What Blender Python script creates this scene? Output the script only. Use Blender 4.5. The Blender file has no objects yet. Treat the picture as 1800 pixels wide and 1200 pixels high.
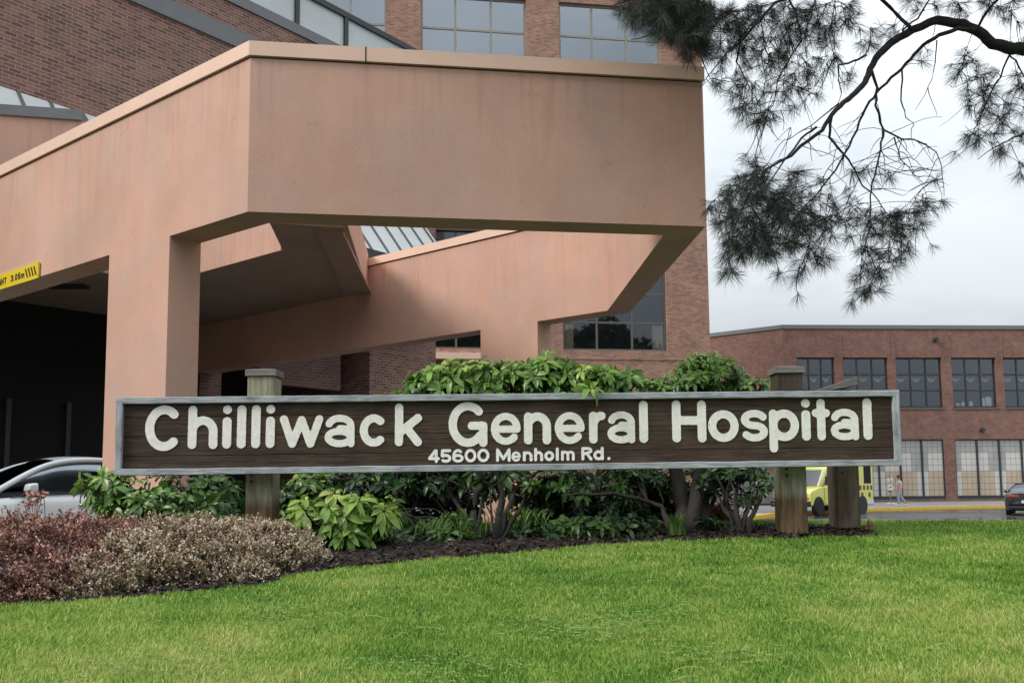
import bpy, math, random
import numpy as np
from mathutils import Vector, Matrix, noise
random.seed(7); RNG = np.random.default_rng(7)
C = bpy.context.scene.collection
SC = bpy.context.scene

# ------------------------------------------------------------------ camera
F = 1600.0; PX0 = 900.0; PY0 = 704.0
CAMZ = 1.45
PITCH = math.radians(5.37); ROLL = -0.008
RC = Matrix.Rotation(math.pi/2 + PITCH, 3, 'X') @ Matrix.Rotation(ROLL, 3, 'Z')
CAM = Vector((0, 0, CAMZ))
cd = bpy.data.cameras.new('camera'); cam = bpy.data.objects.new('camera', cd); C.objects.link(cam)
cam.matrix_world = Matrix.Translation(CAM) @ RC.to_4x4()
cd.sensor_width = 36; cd.sensor_fit = 'HORIZONTAL'; cd.lens = F/1800*36
cd.shift_y = (PY0-600)/1800; cd.clip_start = 0.05; cd.clip_end = 2000
SC.camera = cam

# ------------------------------------------------------------------ sky and sun
SUN_EL = math.radians(42); SUN_AZ = math.radians(246)      # compass: 0 = +Y, clockwise; behind the camera to the left
w = bpy.data.worlds.new("World"); SC.world = w; w.use_nodes = True
nt = w.node_tree; nt.nodes.clear()
def wn(t, **k):
    n = nt.nodes.new(t)
    for a, b in k.items(): setattr(n, a, b)
    return n
wo = wn('ShaderNodeOutputWorld'); bg = wn('ShaderNodeBackground'); bg2 = wn('ShaderNodeBackground')
sky = wn('ShaderNodeTexSky'); sky.sky_type = 'NISHITA'; sky.sun_disc = False
sky.sun_elevation = SUN_EL; sky.sun_rotation = SUN_AZ; sky.dust_density = 3; sky.air_density = 1
bg.inputs[1].default_value = 0.08
nt.links.new(sky.outputs[0], bg.inputs[0])
tc = wn('ShaderNodeTexCoord'); sx = wn('ShaderNodeSeparateXYZ'); nt.links.new(tc.outputs['Generated'], sx.inputs[0])
mp = wn('ShaderNodeMapping'); mp.inputs['Scale'].default_value = (1, 1, 2.4); nt.links.new(tc.outputs['Generated'], mp.inputs[0])
nz = wn('ShaderNodeTexNoise'); nz.inputs['Scale'].default_value = 1.7; nz.inputs['Detail'].default_value = 6; nz.inputs['Roughness'].default_value = .55
nt.links.new(mp.outputs[0], nz.inputs[0])
rp = wn('ShaderNodeValToRGB'); rp.color_ramp.elements[0].position = .38; rp.color_ramp.elements[1].position = .64
rp.color_ramp.elements[0].color = (.50, .545, .59, 1); rp.color_ramp.elements[1].color = (.80, .845, .875, 1)
nt.links.new(nz.outputs[0], rp.inputs[0]); nt.links.new(rp.outputs[0], bg2.inputs[0])
m1 = wn('ShaderNodeMapRange'); m1.inputs['From Min'].default_value = 0.15; m1.inputs['From Max'].default_value = 1
m1.inputs['To Min'].default_value = .66; m1.inputs['To Max'].default_value = 1.9
nt.links.new(sx.outputs[2], m1.inputs[0]); nt.links.new(m1.outputs[0], bg2.inputs[1])
mx = wn('ShaderNodeMixShader'); mx.inputs[0].default_value = .9
nt.links.new(bg.outputs[0], mx.inputs[1]); nt.links.new(bg2.outputs[0], mx.inputs[2]); nt.links.new(mx.outputs[0], wo.inputs[0])
sd = bpy.data.lights.new('sun', 'SUN'); sd.energy = 1.5; sd.angle = math.radians(18); sd.color = (1, .965, .91)
sun = bpy.data.objects.new('sun', sd); C.objects.link(sun)
sdir = Vector((math.sin(SUN_AZ)*math.cos(SUN_EL), math.cos(SUN_AZ)*math.cos(SUN_EL), math.sin(SUN_EL)))
sun.rotation_euler = sdir.to_track_quat('Z', 'Y').to_euler()
SC.view_settings.view_transform = 'Standard'; SC.view_settings.look = 'None'
SC.view_settings.exposure = 0.60; SC.view_settings.gamma = 1
SC.cycles.max_bounces = 6; SC.cycles.transparent_max_bounces = 12

# ------------------------------------------------------------------ measuring helpers
def ray(px, py):
    return RC @ Vector(((px-PX0)/F, -(py-PY0)/F, -1))
def at_y(px, py, y):
    d = ray(px, py); return CAM + d*(y/d.y)
def at_h(px, py, z):
    d = ray(px, py); return CAM + d*((z-CAMZ)/d.z)
def at_plane(px, py, p, n):
    d = ray(px, py); return CAM + d*((Vector(p)-CAM).dot(n)/d.dot(n))

# ------------------------------------------------------------------ mesh helpers
class MB:
    def __init__(s): s.v = []; s.f = []; s.m = []
    def add(s, vs, fs, mi=0):
        o = len(s.v); s.v += [tuple(v) for v in vs]; s.f += [tuple(i+o for i in f) for f in fs]; s.m += [mi]*len(fs)
    def quad(s, a, b, c, d, mi=0): s.add([a, b, c, d], [(0, 1, 2, 3)], mi)
    def box(s, x0, x1, y0, y1, z0, z1, mi=0):
        s.add([(x0,y0,z0),(x1,y0,z0),(x1,y1,z0),(x0,y1,z0),(x0,y0,z1),(x1,y0,z1),(x1,y1,z1),(x0,y1,z1)],
              [(0,3,2,1),(4,5,6,7),(0,1,5,4),(1,2,6,5),(2,3,7,6),(3,0,4,7)], mi)
    def prism(s, poly, z0, z1, mi=0):
        n = len(poly)
        if sum(poly[i][0]*poly[(i+1)%n][1]-poly[(i+1)%n][0]*poly[i][1] for i in range(n)) < 0: poly = poly[::-1]
        vs = [(p[0], p[1], z0) for p in poly] + [(p[0], p[1], z1) for p in poly]
        fs = [tuple(range(n))[::-1], tuple(range(n, 2*n))] + [(i, (i+1)%n, n+(i+1)%n, n+i) for i in range(n)]
        s.add(vs, fs, mi)
    def tube(s, pts, rad, seg=6, mi=0, cap=True):
        pts = [Vector(p) for p in pts]; n = len(pts)
        if not hasattr(rad, '__len__'): rad = [rad]*n
        up = Vector((0.13, 0.21, .97)); vs = []
        for i in range(n):
            t = (pts[min(i+1, n-1)]-pts[max(i-1, 0)])
            if t.length < 1e-9: t = Vector((0, 0, 1))
            t.normalize(); a = t.cross(up)
            if a.length < .05: a = t.cross(Vector((1, 0, 0)))
            a.normalize(); b = t.cross(a)
            for k in range(seg):
                g = 2*math.pi*k/seg; vs.append(pts[i] + (a*math.cos(g)+b*math.sin(g))*rad[i])
        fs = [(i*seg+k, i*seg+(k+1)%seg, (i+1)*seg+(k+1)%seg, (i+1)*seg+k) for i in range(n-1) for k in range(seg)]
        if cap: fs += [tuple(range(seg))[::-1], tuple((n-1)*seg+k for k in range(seg))]
        s.add(vs, fs, mi)
    def lathe(s, prof, c, axis='Z', seg=20, mi=0):
        vs = []; n = len(prof)
        for (r, h) in prof:
            for k in range(seg):
                a = 2*math.pi*k/seg; x, y = r*math.cos(a), r*math.sin(a)
                p = (x, y, h) if axis == 'Z' else ((h, x, y) if axis == 'X' else (x, h, y))
                vs.append((c[0]+p[0], c[1]+p[1], c[2]+p[2]))
        fs = [(i*seg+k, i*seg+(k+1)%seg, (i+1)*seg+(k+1)%seg, (i+1)*seg+k) for i in range(n-1) for k in range(seg)]
        fs += [tuple(range(seg))[::-1], tuple((n-1)*seg+k for k in range(seg))]
        s.add(vs, fs, mi)
def xform(o, parent=None, loc=None, rotz=None):
    if parent: o.parent = parent
    if loc is not None: o.location = loc
    if rotz is not None: o.rotation_euler = (0, 0, rotz)
def obj(name, mb, mats, parent=None, loc=None, rotz=None, smooth=False, bevel=0, label=None):
    me = bpy.data.meshes.new(name); me.from_pydata(mb.v, [], mb.f)
    if not isinstance(mats, (list, tuple)): mats = [mats]
    for m in mats: me.materials.append(m)
    if len(mats) > 1: me.polygons.foreach_set('material_index', mb.m)
    if smooth: me.polygons.foreach_set('use_smooth', [True]*len(me.polygons))
    me.update(); o = bpy.data.objects.new(name, me); C.objects.link(o); xform(o, parent, loc, rotz)
    if bevel:
        b = o.modifiers.new('bevel', 'BEVEL'); b.width = bevel; b.segments = 2; b.limit_method = 'ANGLE'
        me.polygons.foreach_set('use_smooth', [True]*len(me.polygons)); 
        wnm = o.modifiers.new('wn', 'WEIGHTED_NORMAL'); wnm.keep_sharp = True
    if label: o['label'] = label
    return o
def npobj(name, V, Fs, mat, parent=None, tint=None, smooth=False):
    """V (n,3); Fs list of (m,k) index arrays; tint per-vertex float."""
    me = bpy.data.meshes.new(name); me.vertices.add(len(V)); me.vertices.foreach_set('co', np.asarray(V, np.float32).ravel())
    loops = np.concatenate([f.ravel() for f in Fs]).astype(np.int32)
    tot = np.concatenate([np.full(len(f), f.shape[1]) for f in Fs]); start = np.concatenate([[0], np.cumsum(tot)[:-1]]).astype(np.int32)
    me.loops.add(len(loops)); me.loops.foreach_set('vertex_index', loops)
    me.polygons.add(len(tot)); me.polygons.foreach_set('loop_start', start); me.polygons.foreach_set('loop_total', tot.astype(np.int32))
    if smooth: me.polygons.foreach_set('use_smooth', np.ones(len(tot), bool))
    if tint is not None:
        a = me.attributes.new('tint', 'FLOAT', 'POINT'); a.data.foreach_set('value', np.asarray(tint, np.float32))
    me.materials.append(mat); me.update(calc_edges=True); me.validate()
    o = bpy.data.objects.new(name, me); C.objects.link(o)
    if parent: o.parent = parent
    return o
def tag(o, label, cat, group=None, kind=None):
    o['label'] = label; o['category'] = cat
    if group: o['group'] = group
    if kind: o['kind'] = kind
    return o
def thing(name, label, cat, loc=(0, 0, 0), rotz=0, group=None):
    o = bpy.data.objects.new(name, None); C.objects.link(o); o.location = loc; o.rotation_euler = (0, 0, rotz)
    o.empty_display_size = .2
    return tag(o, label, cat, group)
def structure(o): o['kind'] = 'structure'; return o

# ------------------------------------------------------------------ materials
def new_mat(name):
    m = bpy.data.materials.new(name); m.use_nodes = True; n = m.node_tree; b = n.nodes['Principled BSDF']; return m, n, b
def nd(n, t, ins=None, **k):
    x = n.nodes.new(t)
    for a, b in k.items(): setattr(x, a, b)
    if ins:
        for a, b in ins.items(): x.inputs[a].default_value = b
    return x
def plain(name, col, rough=.6, metal=0, spec=.5, var=0, vscale=6, bump=0, bscale=60, coat=0):
    m, n, b = new_mat(name)
    b.inputs['Base Color'].default_value = (*col, 1); b.inputs['Roughness'].default_value = rough
    b.inputs['Metallic'].default_value = metal; b.inputs['Specular IOR Level'].default_value = spec
    if coat: b.inputs['Coat Weight'].default_value = coat; b.inputs['Coat Roughness'].default_value = .06
    co = nd(n, 'ShaderNodeTexCoord')
    if var:
        t = nd(n, 'ShaderNodeTexNoise', {'Scale': vscale, 'Detail': 5.0, 'Roughness': .6}); n.links.new(co.outputs['Object'], t.inputs[0])
        r = nd(n, 'ShaderNodeMapRange', {'From Min': .3, 'From Max': .7, 'To Min': 1-var, 'To Max': 1+var}); n.links.new(t.outputs[0], r.inputs[0])
        mm = nd(n, 'ShaderNodeMix', {'Factor': 1.0}, data_type='RGBA', blend_type='MULTIPLY')
        mm.inputs[6].default_value = (*col, 1); n.links.new(r.outputs[0], mm.inputs[7]); n.links.new(mm.outputs[2], b.inputs['Base Color'])
    if bump:
        t = nd(n, 'ShaderNodeTexNoise', {'Scale': bscale, 'Detail': 4.0}); n.links.new(co.outputs['Object'], t.inputs[0])
        bp = nd(n, 'ShaderNodeBump', {'Strength': bump, 'Distance': .01}); n.links.new(t.outputs[0], bp.inputs['Height']); n.links.new(bp.outputs[0], b.inputs['Normal'])
    return m
def ramp(n, stops):
    r = nd(n, 'ShaderNodeValToRGB'); e = r.color_ramp.elements
    while len(e) < len(stops): e.new(.5)
    for i, (p, c) in enumerate(stops): e[i].position = p; e[i].color = (*c, 1)
    return r
def stucco(name, col, var=.11, streak=.025):
    m, n, b = new_mat(name); b.inputs['Roughness'].default_value = .85; b.inputs['Specular IOR Level'].default_value = .2
    g = nd(n, 'ShaderNodeNewGeometry')
    t = nd(n, 'ShaderNodeTexNoise', {'Scale': .8, 'Detail': 8.0, 'Roughness': .62}); n.links.new(g.outputs['Position'], t.inputs[0])
    mpn = nd(n, 'ShaderNodeMapping'); mpn.inputs['Scale'].default_value = (3.2, 3.2, .22); n.links.new(g.outputs['Position'], mpn.inputs[0])
    t2 = nd(n, 'ShaderNodeTexNoise', {'Scale': 1.3, 'Detail': 5.0, 'Roughness': .65}); n.links.new(mpn.outputs[0], t2.inputs[0])
    r1 = nd(n, 'ShaderNodeMapRange', {'From Min': .3, 'From Max': .7, 'To Min': 1-var, 'To Max': 1+var}); n.links.new(t.outputs[0], r1.inputs[0])
    r2 = nd(n, 'ShaderNodeMapRange', {'From Min': .35, 'From Max': .7, 'To Min': 1+streak, 'To Max': 1-streak}); n.links.new(t2.outputs[0], r2.inputs[0])
    mu = nd(n, 'ShaderNodeMath', operation='MULTIPLY'); n.links.new(r1.outputs[0], mu.inputs[0]); n.links.new(r2.outputs[0], mu.inputs[1])
    # greyish bloom patches
    t3 = nd(n, 'ShaderNodeTexNoise', {'Scale': 1.7, 'Detail': 4.0}); n.links.new(g.outputs['Position'], t3.inputs[0])
    r3 = nd(n, 'ShaderNodeMapRange', {'From Min': .42, 'From Max': .72, 'To Min': 0.0, 'To Max': .5}); n.links.new(t3.outputs[0], r3.inputs[0])
    mc = nd(n, 'ShaderNodeMix', data_type='RGBA'); mc.inputs[6].default_value = (*col, 1)
    gcol = tuple(c*.55 + .45*(sum(col)/3)*.92 for c in col); mc.inputs[7].default_value = (*gcol, 1); n.links.new(r3.outputs[0], mc.inputs[0])
    mm = nd(n, 'ShaderNodeMix', {'Factor': 1.0}, data_type='RGBA', blend_type='MULTIPLY'); n.links.new(mc.outputs[2], mm.inputs[6]); n.links.new(mu.outputs[0], mm.inputs[7])
    mp5 = nd(n, 'ShaderNodeMapping'); mp5.inputs['Scale'].default_value = (9, 9, .5); n.links.new(g.outputs['Position'], mp5.inputs[0]); t5 = nd(n, 'ShaderNodeTexNoise', {'Scale': 1.4, 'Detail': 5.0}); n.links.new(mp5.outputs[0], t5.inputs[0])
    sp5 = nd(n, 'ShaderNodeSeparateXYZ'); n.links.new(g.outputs['Position'], sp5.inputs[0]); z5 = nd(n, 'ShaderNodeMapRange', {'From Min': 4.5, 'From Max': 5.6, 'To Min': 0.0, 'To Max': .20}); n.links.new(sp5.outputs[2], z5.inputs[0])
    r5 = nd(n, 'ShaderNodeMapRange', {'From Min': .52, 'From Max': .68}); n.links.new(t5.outputs[0], r5.inputs[0]); m5 = nd(n, 'ShaderNodeMath', operation='MULTIPLY'); n.links.new(r5.outputs[0], m5.inputs[0]); n.links.new(z5.outputs[0], m5.inputs[1])
    x5 = nd(n, 'ShaderNodeMix', data_type='RGBA'); n.links.new(m5.outputs[0], x5.inputs[0]); n.links.new(mm.outputs[2], x5.inputs[6]); x5.inputs[7].default_value = (.16, .13, .115, 1)
    # small darker spots and patches
    t6 = nd(n, 'ShaderNodeTexNoise', {'Scale': 5.5, 'Detail': 6.0, 'Roughness': .7}); n.links.new(g.outputs['Position'], t6.inputs[0]); r6 = nd(n, 'ShaderNodeMapRange', {'From Min': .60, 'From Max': .74, 'To Max': .28}); n.links.new(t6.outputs[0], r6.inputs[0])
    x6 = nd(n, 'ShaderNodeMix', data_type='RGBA'); n.links.new(r6.outputs[0], x6.inputs[0]); n.links.new(x5.outputs[2], x6.inputs[6]); x6.inputs[7].default_value = (col[0]*.5, col[1]*.5, col[2]*.52, 1)
    n.links.new(x6.outputs[2], b.inputs['Base Color'])
    t4 = nd(n, 'ShaderNodeTexNoise', {'Scale': 55.0, 'Detail': 4.0}); n.links.new(g.outputs['Position'], t4.inputs[0])
    bp = nd(n, 'ShaderNodeBump', {'Strength': .35, 'Distance': .006}); n.links.new(t4.outputs[0], bp.inputs['Height']); n.links.new(bp.outputs[0], b.inputs['Normal'])
    return m
def brick(name, c1, c2, mortar, bw=.235, bh=.078, msize=.009, mottle=.18):
    m, n, b = new_mat(name); b.inputs['Roughness'].default_value = .85; b.inputs['Specular IOR Level'].default_value = .2
    co = nd(n, 'ShaderNodeTexCoord'); sp = nd(n, 'ShaderNodeSeparateXYZ'); n.links.new(co.outputs['Object'], sp.inputs[0])
    ad = nd(n, 'ShaderNodeMath', operation='ADD'); n.links.new(sp.outputs[0], ad.inputs[0]); n.links.new(sp.outputs[1], ad.inputs[1])
    cb = nd(n, 'ShaderNodeCombineXYZ'); n.links.new(ad.outputs[0], cb.inputs[0]); n.links.new(sp.outputs[2], cb.inputs[1])
    bt = nd(n, 'ShaderNodeTexBrick', {'Scale': 1.0, 'Brick Width': bw, 'Row Height': bh, 'Mortar Size': msize, 'Mortar Smooth': .1, 'Bias': 0.0})
    bt.inputs['Color1'].default_value = (*c1, 1); bt.inputs['Color2'].default_value = (*c2, 1); bt.inputs['Mortar'].default_value = (*mortar, 1)
    n.links.new(cb.outputs[0], bt.inputs['Vector'])
    t = nd(n, 'ShaderNodeTexNoise', {'Scale': 1.1, 'Detail': 6.0, 'Roughness': .65}); n.links.new(co.outputs['Object'], t.inputs[0])
    r = nd(n, 'ShaderNodeMapRange', {'From Min': .3, 'From Max': .7, 'To Min': 1-mottle, 'To Max': 1+mottle}); n.links.new(t.outputs[0], r.inputs[0])
    mm = nd(n, 'ShaderNodeMix', {'Factor': 1.0}, data_type='RGBA', blend_type='MULTIPLY'); n.links.new(bt.outputs[0], mm.inputs[6]); n.links.new(r.outputs[0], mm.inputs[7])
    n.links.new(mm.outputs[2], b.inputs['Base Color'])
    bp = nd(n, 'ShaderNodeBump', {'Strength': .5, 'Distance': .01}, invert=True); n.links.new(bt.outputs[1], bp.inputs['Height']); n.links.new(bp.outputs[0], b.inputs['Normal'])
    return m
def glass(name, fac=.3, tint=(.75, .8, .85), rough=.02):
    m = bpy.data.materials.new(name); m.use_nodes = True; n = m.node_tree; n.nodes.clear()
    o = nd(n, 'ShaderNodeOutputMaterial'); g = nd(n, 'ShaderNodeBsdfGlossy', {'Roughness': rough}); g.inputs[0].default_value = (.22, .24, .26, 1) if name == 'car_glass' else (.85, .92, 1, 1)
    t = nd(n, 'ShaderNodeBsdfTransparent'); t.inputs[0].default_value = (*tint, 1)
    lw = nd(n, 'ShaderNodeFresnel', {'IOR': 1.5}); a = nd(n, 'ShaderNodeMath', operation='ADD', use_clamp=True); a.inputs[1].default_value = fac
    n.links.new(lw.outputs[0], a.inputs[0])
    mxs = nd(n, 'ShaderNodeMixShader'); n.links.new(a.outputs[0], mxs.inputs[0]); n.links.new(t.outputs[0], mxs.inputs[1]); n.links.new(g.outputs[0], mxs.inputs[2])
    n.links.new(mxs.outputs[0], o.inputs[0]); return m
def tinted(name, stops, rough=.5, trans=.25, noise_scale=0, noise_amt=0, spec=.4, back=None):
    """leaf-like material: colour from the per-vertex 'tint' value"""
    m, n, b = new_mat(name); at = nd(n, 'ShaderNodeAttribute', attribute_name='tint')
    r = ramp(n, stops); src = at.outputs['Fac']
    if noise_scale:
        g = nd(n, 'ShaderNodeNewGeometry'); t = nd(n, 'ShaderNodeTexNoise', {'Scale': noise_scale, 'Detail': 4.0, 'Roughness': .6}); n.links.new(g.outputs['Position'], t.inputs[0])
        mr = nd(n, 'ShaderNodeMapRange', {'From Min': .3, 'From Max': .7, 'To Min': -noise_amt, 'To Max': noise_amt}); n.links.new(t.outputs[0], mr.inputs[0])
        a = nd(n, 'ShaderNodeMath', operation='ADD', use_clamp=True); n.links.new(at.outputs['Fac'], a.inputs[0]); n.links.new(mr.outputs[0], a.inputs[1]); src = a.outputs[0]
    n.links.new(src, r.inputs[0]); n.links.new(r.outputs[0], b.inputs['Base Color'])
    b.inputs['Roughness'].default_value = rough; b.inputs['Specular IOR Level'].default_value = spec
    if trans:
        tl = nd(n, 'ShaderNodeBsdfTranslucent'); n.links.new(r.outputs[0], tl.inputs[0])
        ms = nd(n, 'ShaderNodeMixShader', {0: trans}); n.links.new(b.outputs[0], ms.inputs[1]); n.links.new(tl.outputs[0], ms.inputs[2])
        n.links.new(ms.outputs[0], n.nodes['Material Output'].inputs[0])
    return m
def wood(name, stops, axis='X', scale=1.0, bump=.8, rough=.75, stretch=18, spec=.2):
    m, n, b = new_mat(name); b.inputs['Roughness'].default_value = rough; b.inputs['Specular IOR Level'].default_value = spec
    co = nd(n, 'ShaderNodeTexCoord'); mpn = nd(n, 'ShaderNodeMapping')
    s = [stretch*scale]*3; s['XYZ'.index(axis)] = 1.2*scale; mpn.inputs['Scale'].default_value = s; n.links.new(co.outputs['Object'], mpn.inputs[0])
    t = nd(n, 'ShaderNodeTexNoise', {'Scale': 2.0, 'Detail': 8.0, 'Roughness': .68, 'Distortion': .7}); n.links.new(mpn.outputs[0], t.inputs[0])
    t2 = nd(n, 'ShaderNodeTexNoise', {'Scale': 3.0*scale, 'Detail': 4.0}); n.links.new(co.outputs['Object'], t2.inputs[0])
    mi = nd(n, 'ShaderNodeMix', {'Factor': .35}, data_type='FLOAT'); n.links.new(t.outputs[0], mi.inputs[2]); n.links.new(t2.outputs[0], mi.inputs[3])
    r = ramp(n, stops); n.links.new(mi.outputs[0], r.inputs[0]); n.links.new(r.outputs[0], b.inputs['Base Color'])
    bp = nd(n, 'ShaderNodeBump', {'Strength': bump, 'Distance': .012}); n.links.new(t.outputs[0], bp.inputs['Height']); n.links.new(bp.outputs[0], b.inputs['Normal'])
    return m

M = {}
M['stucco'] = stucco('pink_stucco', (.64, .385, .29))
M['coping_pink'] = plain('painted_metal_coping', (.86, .585, .45), .55, var=.05, vscale=2)
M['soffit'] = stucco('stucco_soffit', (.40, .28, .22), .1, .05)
M['dark_gap'] = plain('drip_gap', (.05, .04, .035), .8)
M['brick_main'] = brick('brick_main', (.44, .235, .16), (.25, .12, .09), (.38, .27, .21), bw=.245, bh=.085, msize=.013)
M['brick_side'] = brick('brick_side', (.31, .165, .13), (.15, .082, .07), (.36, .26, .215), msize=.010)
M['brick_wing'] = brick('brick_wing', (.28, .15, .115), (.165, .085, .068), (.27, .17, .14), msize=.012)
M['brick_dark'] = brick('brick_shade', (.16, .09, .075), (.11, .065, .055), (.20, .14, .12))  # darker brick copy, recess shade put into its colour
M['grey_metal'] = plain('grey_metal_trim', (.17, .175, .18), .5, var=.06)
M['bronze'] = plain('bronze_frame', (.12, .105, .09), .5)
M['dark_metal'] = plain('dark_frame', (.035, .037, .04), .5)
M['light_frame'] = plain('pale_window_frame', (.30, .27, .23), .5)
M['glass_high'] = glass('window_glass_high', .26, (.5, .53, .56))
M['glass_low'] = glass('window_glass_low', .07, (.85, .87, .88))
M['glass_car'] = glass('car_glass', -.03, (.22, .24, .24), .01)
M['dark_backing'] = plain('dark_room_backing', (.04, .042, .045), .9)  # for boxes behind panes: the unlit room put into a dark colour
M['void'] = plain('dark_interior', (.012, .012, .013), .9)  # near-black base: shade of the deep recess put into the colour
M['curtain'] = plain('cream_curtain', (.62, .56, .42), .9, var=.08, vscale=20)
M['valance'] = plain('grey_valance', (.5, .5, .5), .9)
M['white'] = plain('white_paint', (.78, .78, .76), .5)
M['frosted'] = plain('frosted_glazing', (.60, .63, .62), .35, var=.06, vscale=1.5)
M['roof'] = plain('roof_gravel', (.2, .2, .19), .9)

# ------------------------------------------------------------------ ground
def sstep(a, b, x): t = np.clip((x-a)/(b-a), 0, 1); return t*t*(3-2*t)
def base_z(x, y): return .45*(1-sstep(-4.5, 1.0, x))*(1-sstep(14, 30, y))
def lawn_z(x, y):
    x = np.asarray(x, float); y = np.asarray(y, float)
    up = .536 + .071*np.minimum(y, 8.0) + .012*np.sin(x*1.1+y*.7)*np.cos(y*.9-x*.4)
    up = up - .020*np.clip(y-8, 0, 3)
    k = sstep(8.2, 11.5, y); return up*(1-k) + (base_z(x, y)-.03)*k
PN = Vector((0, -.071, 1)); PP = Vector((0, 0, .536))
bl = [(-200, 1082), (0, 1065), (200, 1053), (300, 1044), (450, 1029), (540, 1009), (600, 998), (750, 981), (900, 968), (1050, 954), (1200, 950), (1360, 946), (1545, 940)]
bp_ = [at_plane(a, b+3, PP, PN) for a, b in bl]
BX = np.array([p.x for p in bp_]); BY = np.array([p.y for p in bp_])
XEND = BX[-1]
def bed_front(x): return np.interp(x, BX, BY)
def bed_back(x): return 9.6 - 1.9*sstep(.9, 1.9, x)
def in_bed(x, y): return (y > bed_front(x) + .02*np.sin(x*23)) & (y < bed_back(x)) & (x < XEND-.04*np.abs(y-6.9))
def heightfield(name, xs, ys, zf, mat):
    X, Y = np.meshgrid(xs, ys); Z = zf(X, Y); V = np.stack([X, Y, Z], -1).reshape(-1, 3); nx, ny = len(xs), len(ys)
    i = np.arange((nx-1)*(ny-1)); r = i//(nx-1); c = i % (nx-1); a = r*nx+c
    return npobj(name, V, [np.stack([a, a+1, a+nx+1, a+nx], 1)], mat, smooth=True)
# asphalt, wet
m, n, b = new_mat('wet_asphalt'); g = nd(n, 'ShaderNodeNewGeometry')
t = nd(n, 'ShaderNodeTexNoise', {'Scale': .35, 'Detail': 5.0}); mpn = nd(n, 'ShaderNodeMapping'); mpn.inputs['Scale'].default_value = (.35, 1, 1); n.links.new(g.outputs['Position'], mpn.inputs[0]); n.links.new(mpn.outputs[0], t.inputs[0])
r = ramp(n, [(.35, (.045, .045, .048)), (.65, (.085, .083, .08))]); n.links.new(t.outputs[0], r.inputs[0]); n.links.new(r.outputs[0], b.inputs['Base Color'])
mr = nd(n, 'ShaderNodeMapRange', {'From Min': .4, 'From Max': .6, 'To Min': .12, 'To Max': .45}); n.links.new(t.outputs[0], mr.inputs[0]); n.links.new(mr.outputs[0], b.inputs['Roughness'])
M['asphalt'] = m
g1 = heightfield('road', np.array([-300, -60, -20, -8, -4.5, -3, -1.5, 0, 1.2, 6, 20, 60, 300.]), np.array([-300, -20, 0, 4, 8, 12, 14, 18, 22, 26, 30, 50, 120, 500.]), lambda x, y: base_z(x, y), M['asphalt'])
structure(g1)
M['pave'] = plain('concrete_pavement', (.33, .31, .29), .6, var=.12, vscale=.8)
M['kerb'] = plain('yellow_kerb_paint', (.86, .54, .05), .55, var=.12, vscale=3)
kpx = [(1225, 912), (1300, 909), (1360, 901.5), (1540, 892.5), (1700, 889), (1900, 886.5), (2300, 880)]
kp = [at_h(a, b_, .15) for a, b_ in kpx]
mb = MB(); mk = MB()
for a, c in zip(kp[:-1], kp[1:]):
    d = Vector((0, .16, 0))
    mk.quad((a.x, a.y, 0), (c.x, c.y, 0), (c.x, c.y, .15), (a.x, a.y, .15)); mk.quad((a.x, a.y, .15), (c.x, c.y, .15), (c.x, c.y+.35, .15), (a.x, a.y+.35, .15))
    mb.quad((a.x, a.y+.35, .148), (c.x, c.y+.35, .148), (c.x, 90, .148), (a.x, 90, .148))
o = obj('kerb', mk, M['kerb']); structure(o)
o = obj('pavement', mb, M['pave']); structure(o)
# lawn soil, mulch
m, n, b = new_mat('lawn_soil'); g = nd(n, 'ShaderNodeNewGeometry'); t = nd(n, 'ShaderNodeTexNoise', {'Scale': 9.0, 'Detail': 6.0}); n.links.new(g.outputs['Position'], t.inputs[0])
r = ramp(n, [(.3, (.035, .06, .012)), (.7, (.09, .15, .03))]); n.links.new(t.outputs[0], r.inputs[0]); n.links.new(r.outputs[0], b.inputs['Base Color']); b.inputs['Roughness'].default_value = .9; M['soil'] = m
o = heightfield('lawn', np.linspace(-14, 16, 121), np.linspace(1.2, 11.6, 84), lawn_z, M['soil']); structure(o)
# mulch bed as chips over a dark sheet
M['mulch'] = tinted('bark_mulch', [(0, (.006, .004, .003)), (.5, (.024, .013, .010)), (1, (.10, .06, .042))], .8, 0)
xs = np.linspace(-9, XEND-.03, 160); ts = np.linspace(0, 1, 24)
Xg, Tg = np.meshgrid(xs, ts); Yg = bed_front(Xg) + Tg*(bed_back(Xg)-bed_front(Xg)); Zg = lawn_z(Xg, Yg) + .004 + .010*np.minimum(1, 6*np.minimum(Tg, 1-Tg)) + .008*np.sin(Xg*31)*np.sin(Yg*27)
V = np.stack([Xg, Yg, Zg], -1).reshape(-1, 3); nx, ny = len(xs), len(ts); i = np.arange((nx-1)*(ny-1)); a = (i//(nx-1))*nx + i % (nx-1)
o = npobj('mulch_bed', V, [np.stack([a, a+1, a+nx+1, a+nx], 1)], M['mulch'], tint=np.full(len(V), .22), smooth=True); structure(o)
n_ = 16000; x = RNG.uniform(-4.5, XEND, n_); tt = RNG.uniform(0, 1, n_)**1.5; y = bed_front(x)+tt*np.minimum(2.2, bed_back(x)-bed_front(x)); z = lawn_z(x, y)+.010*np.minimum(1, 6*np.minimum(tt, 1))+RNG.uniform(0.0, .022, n_)
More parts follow.
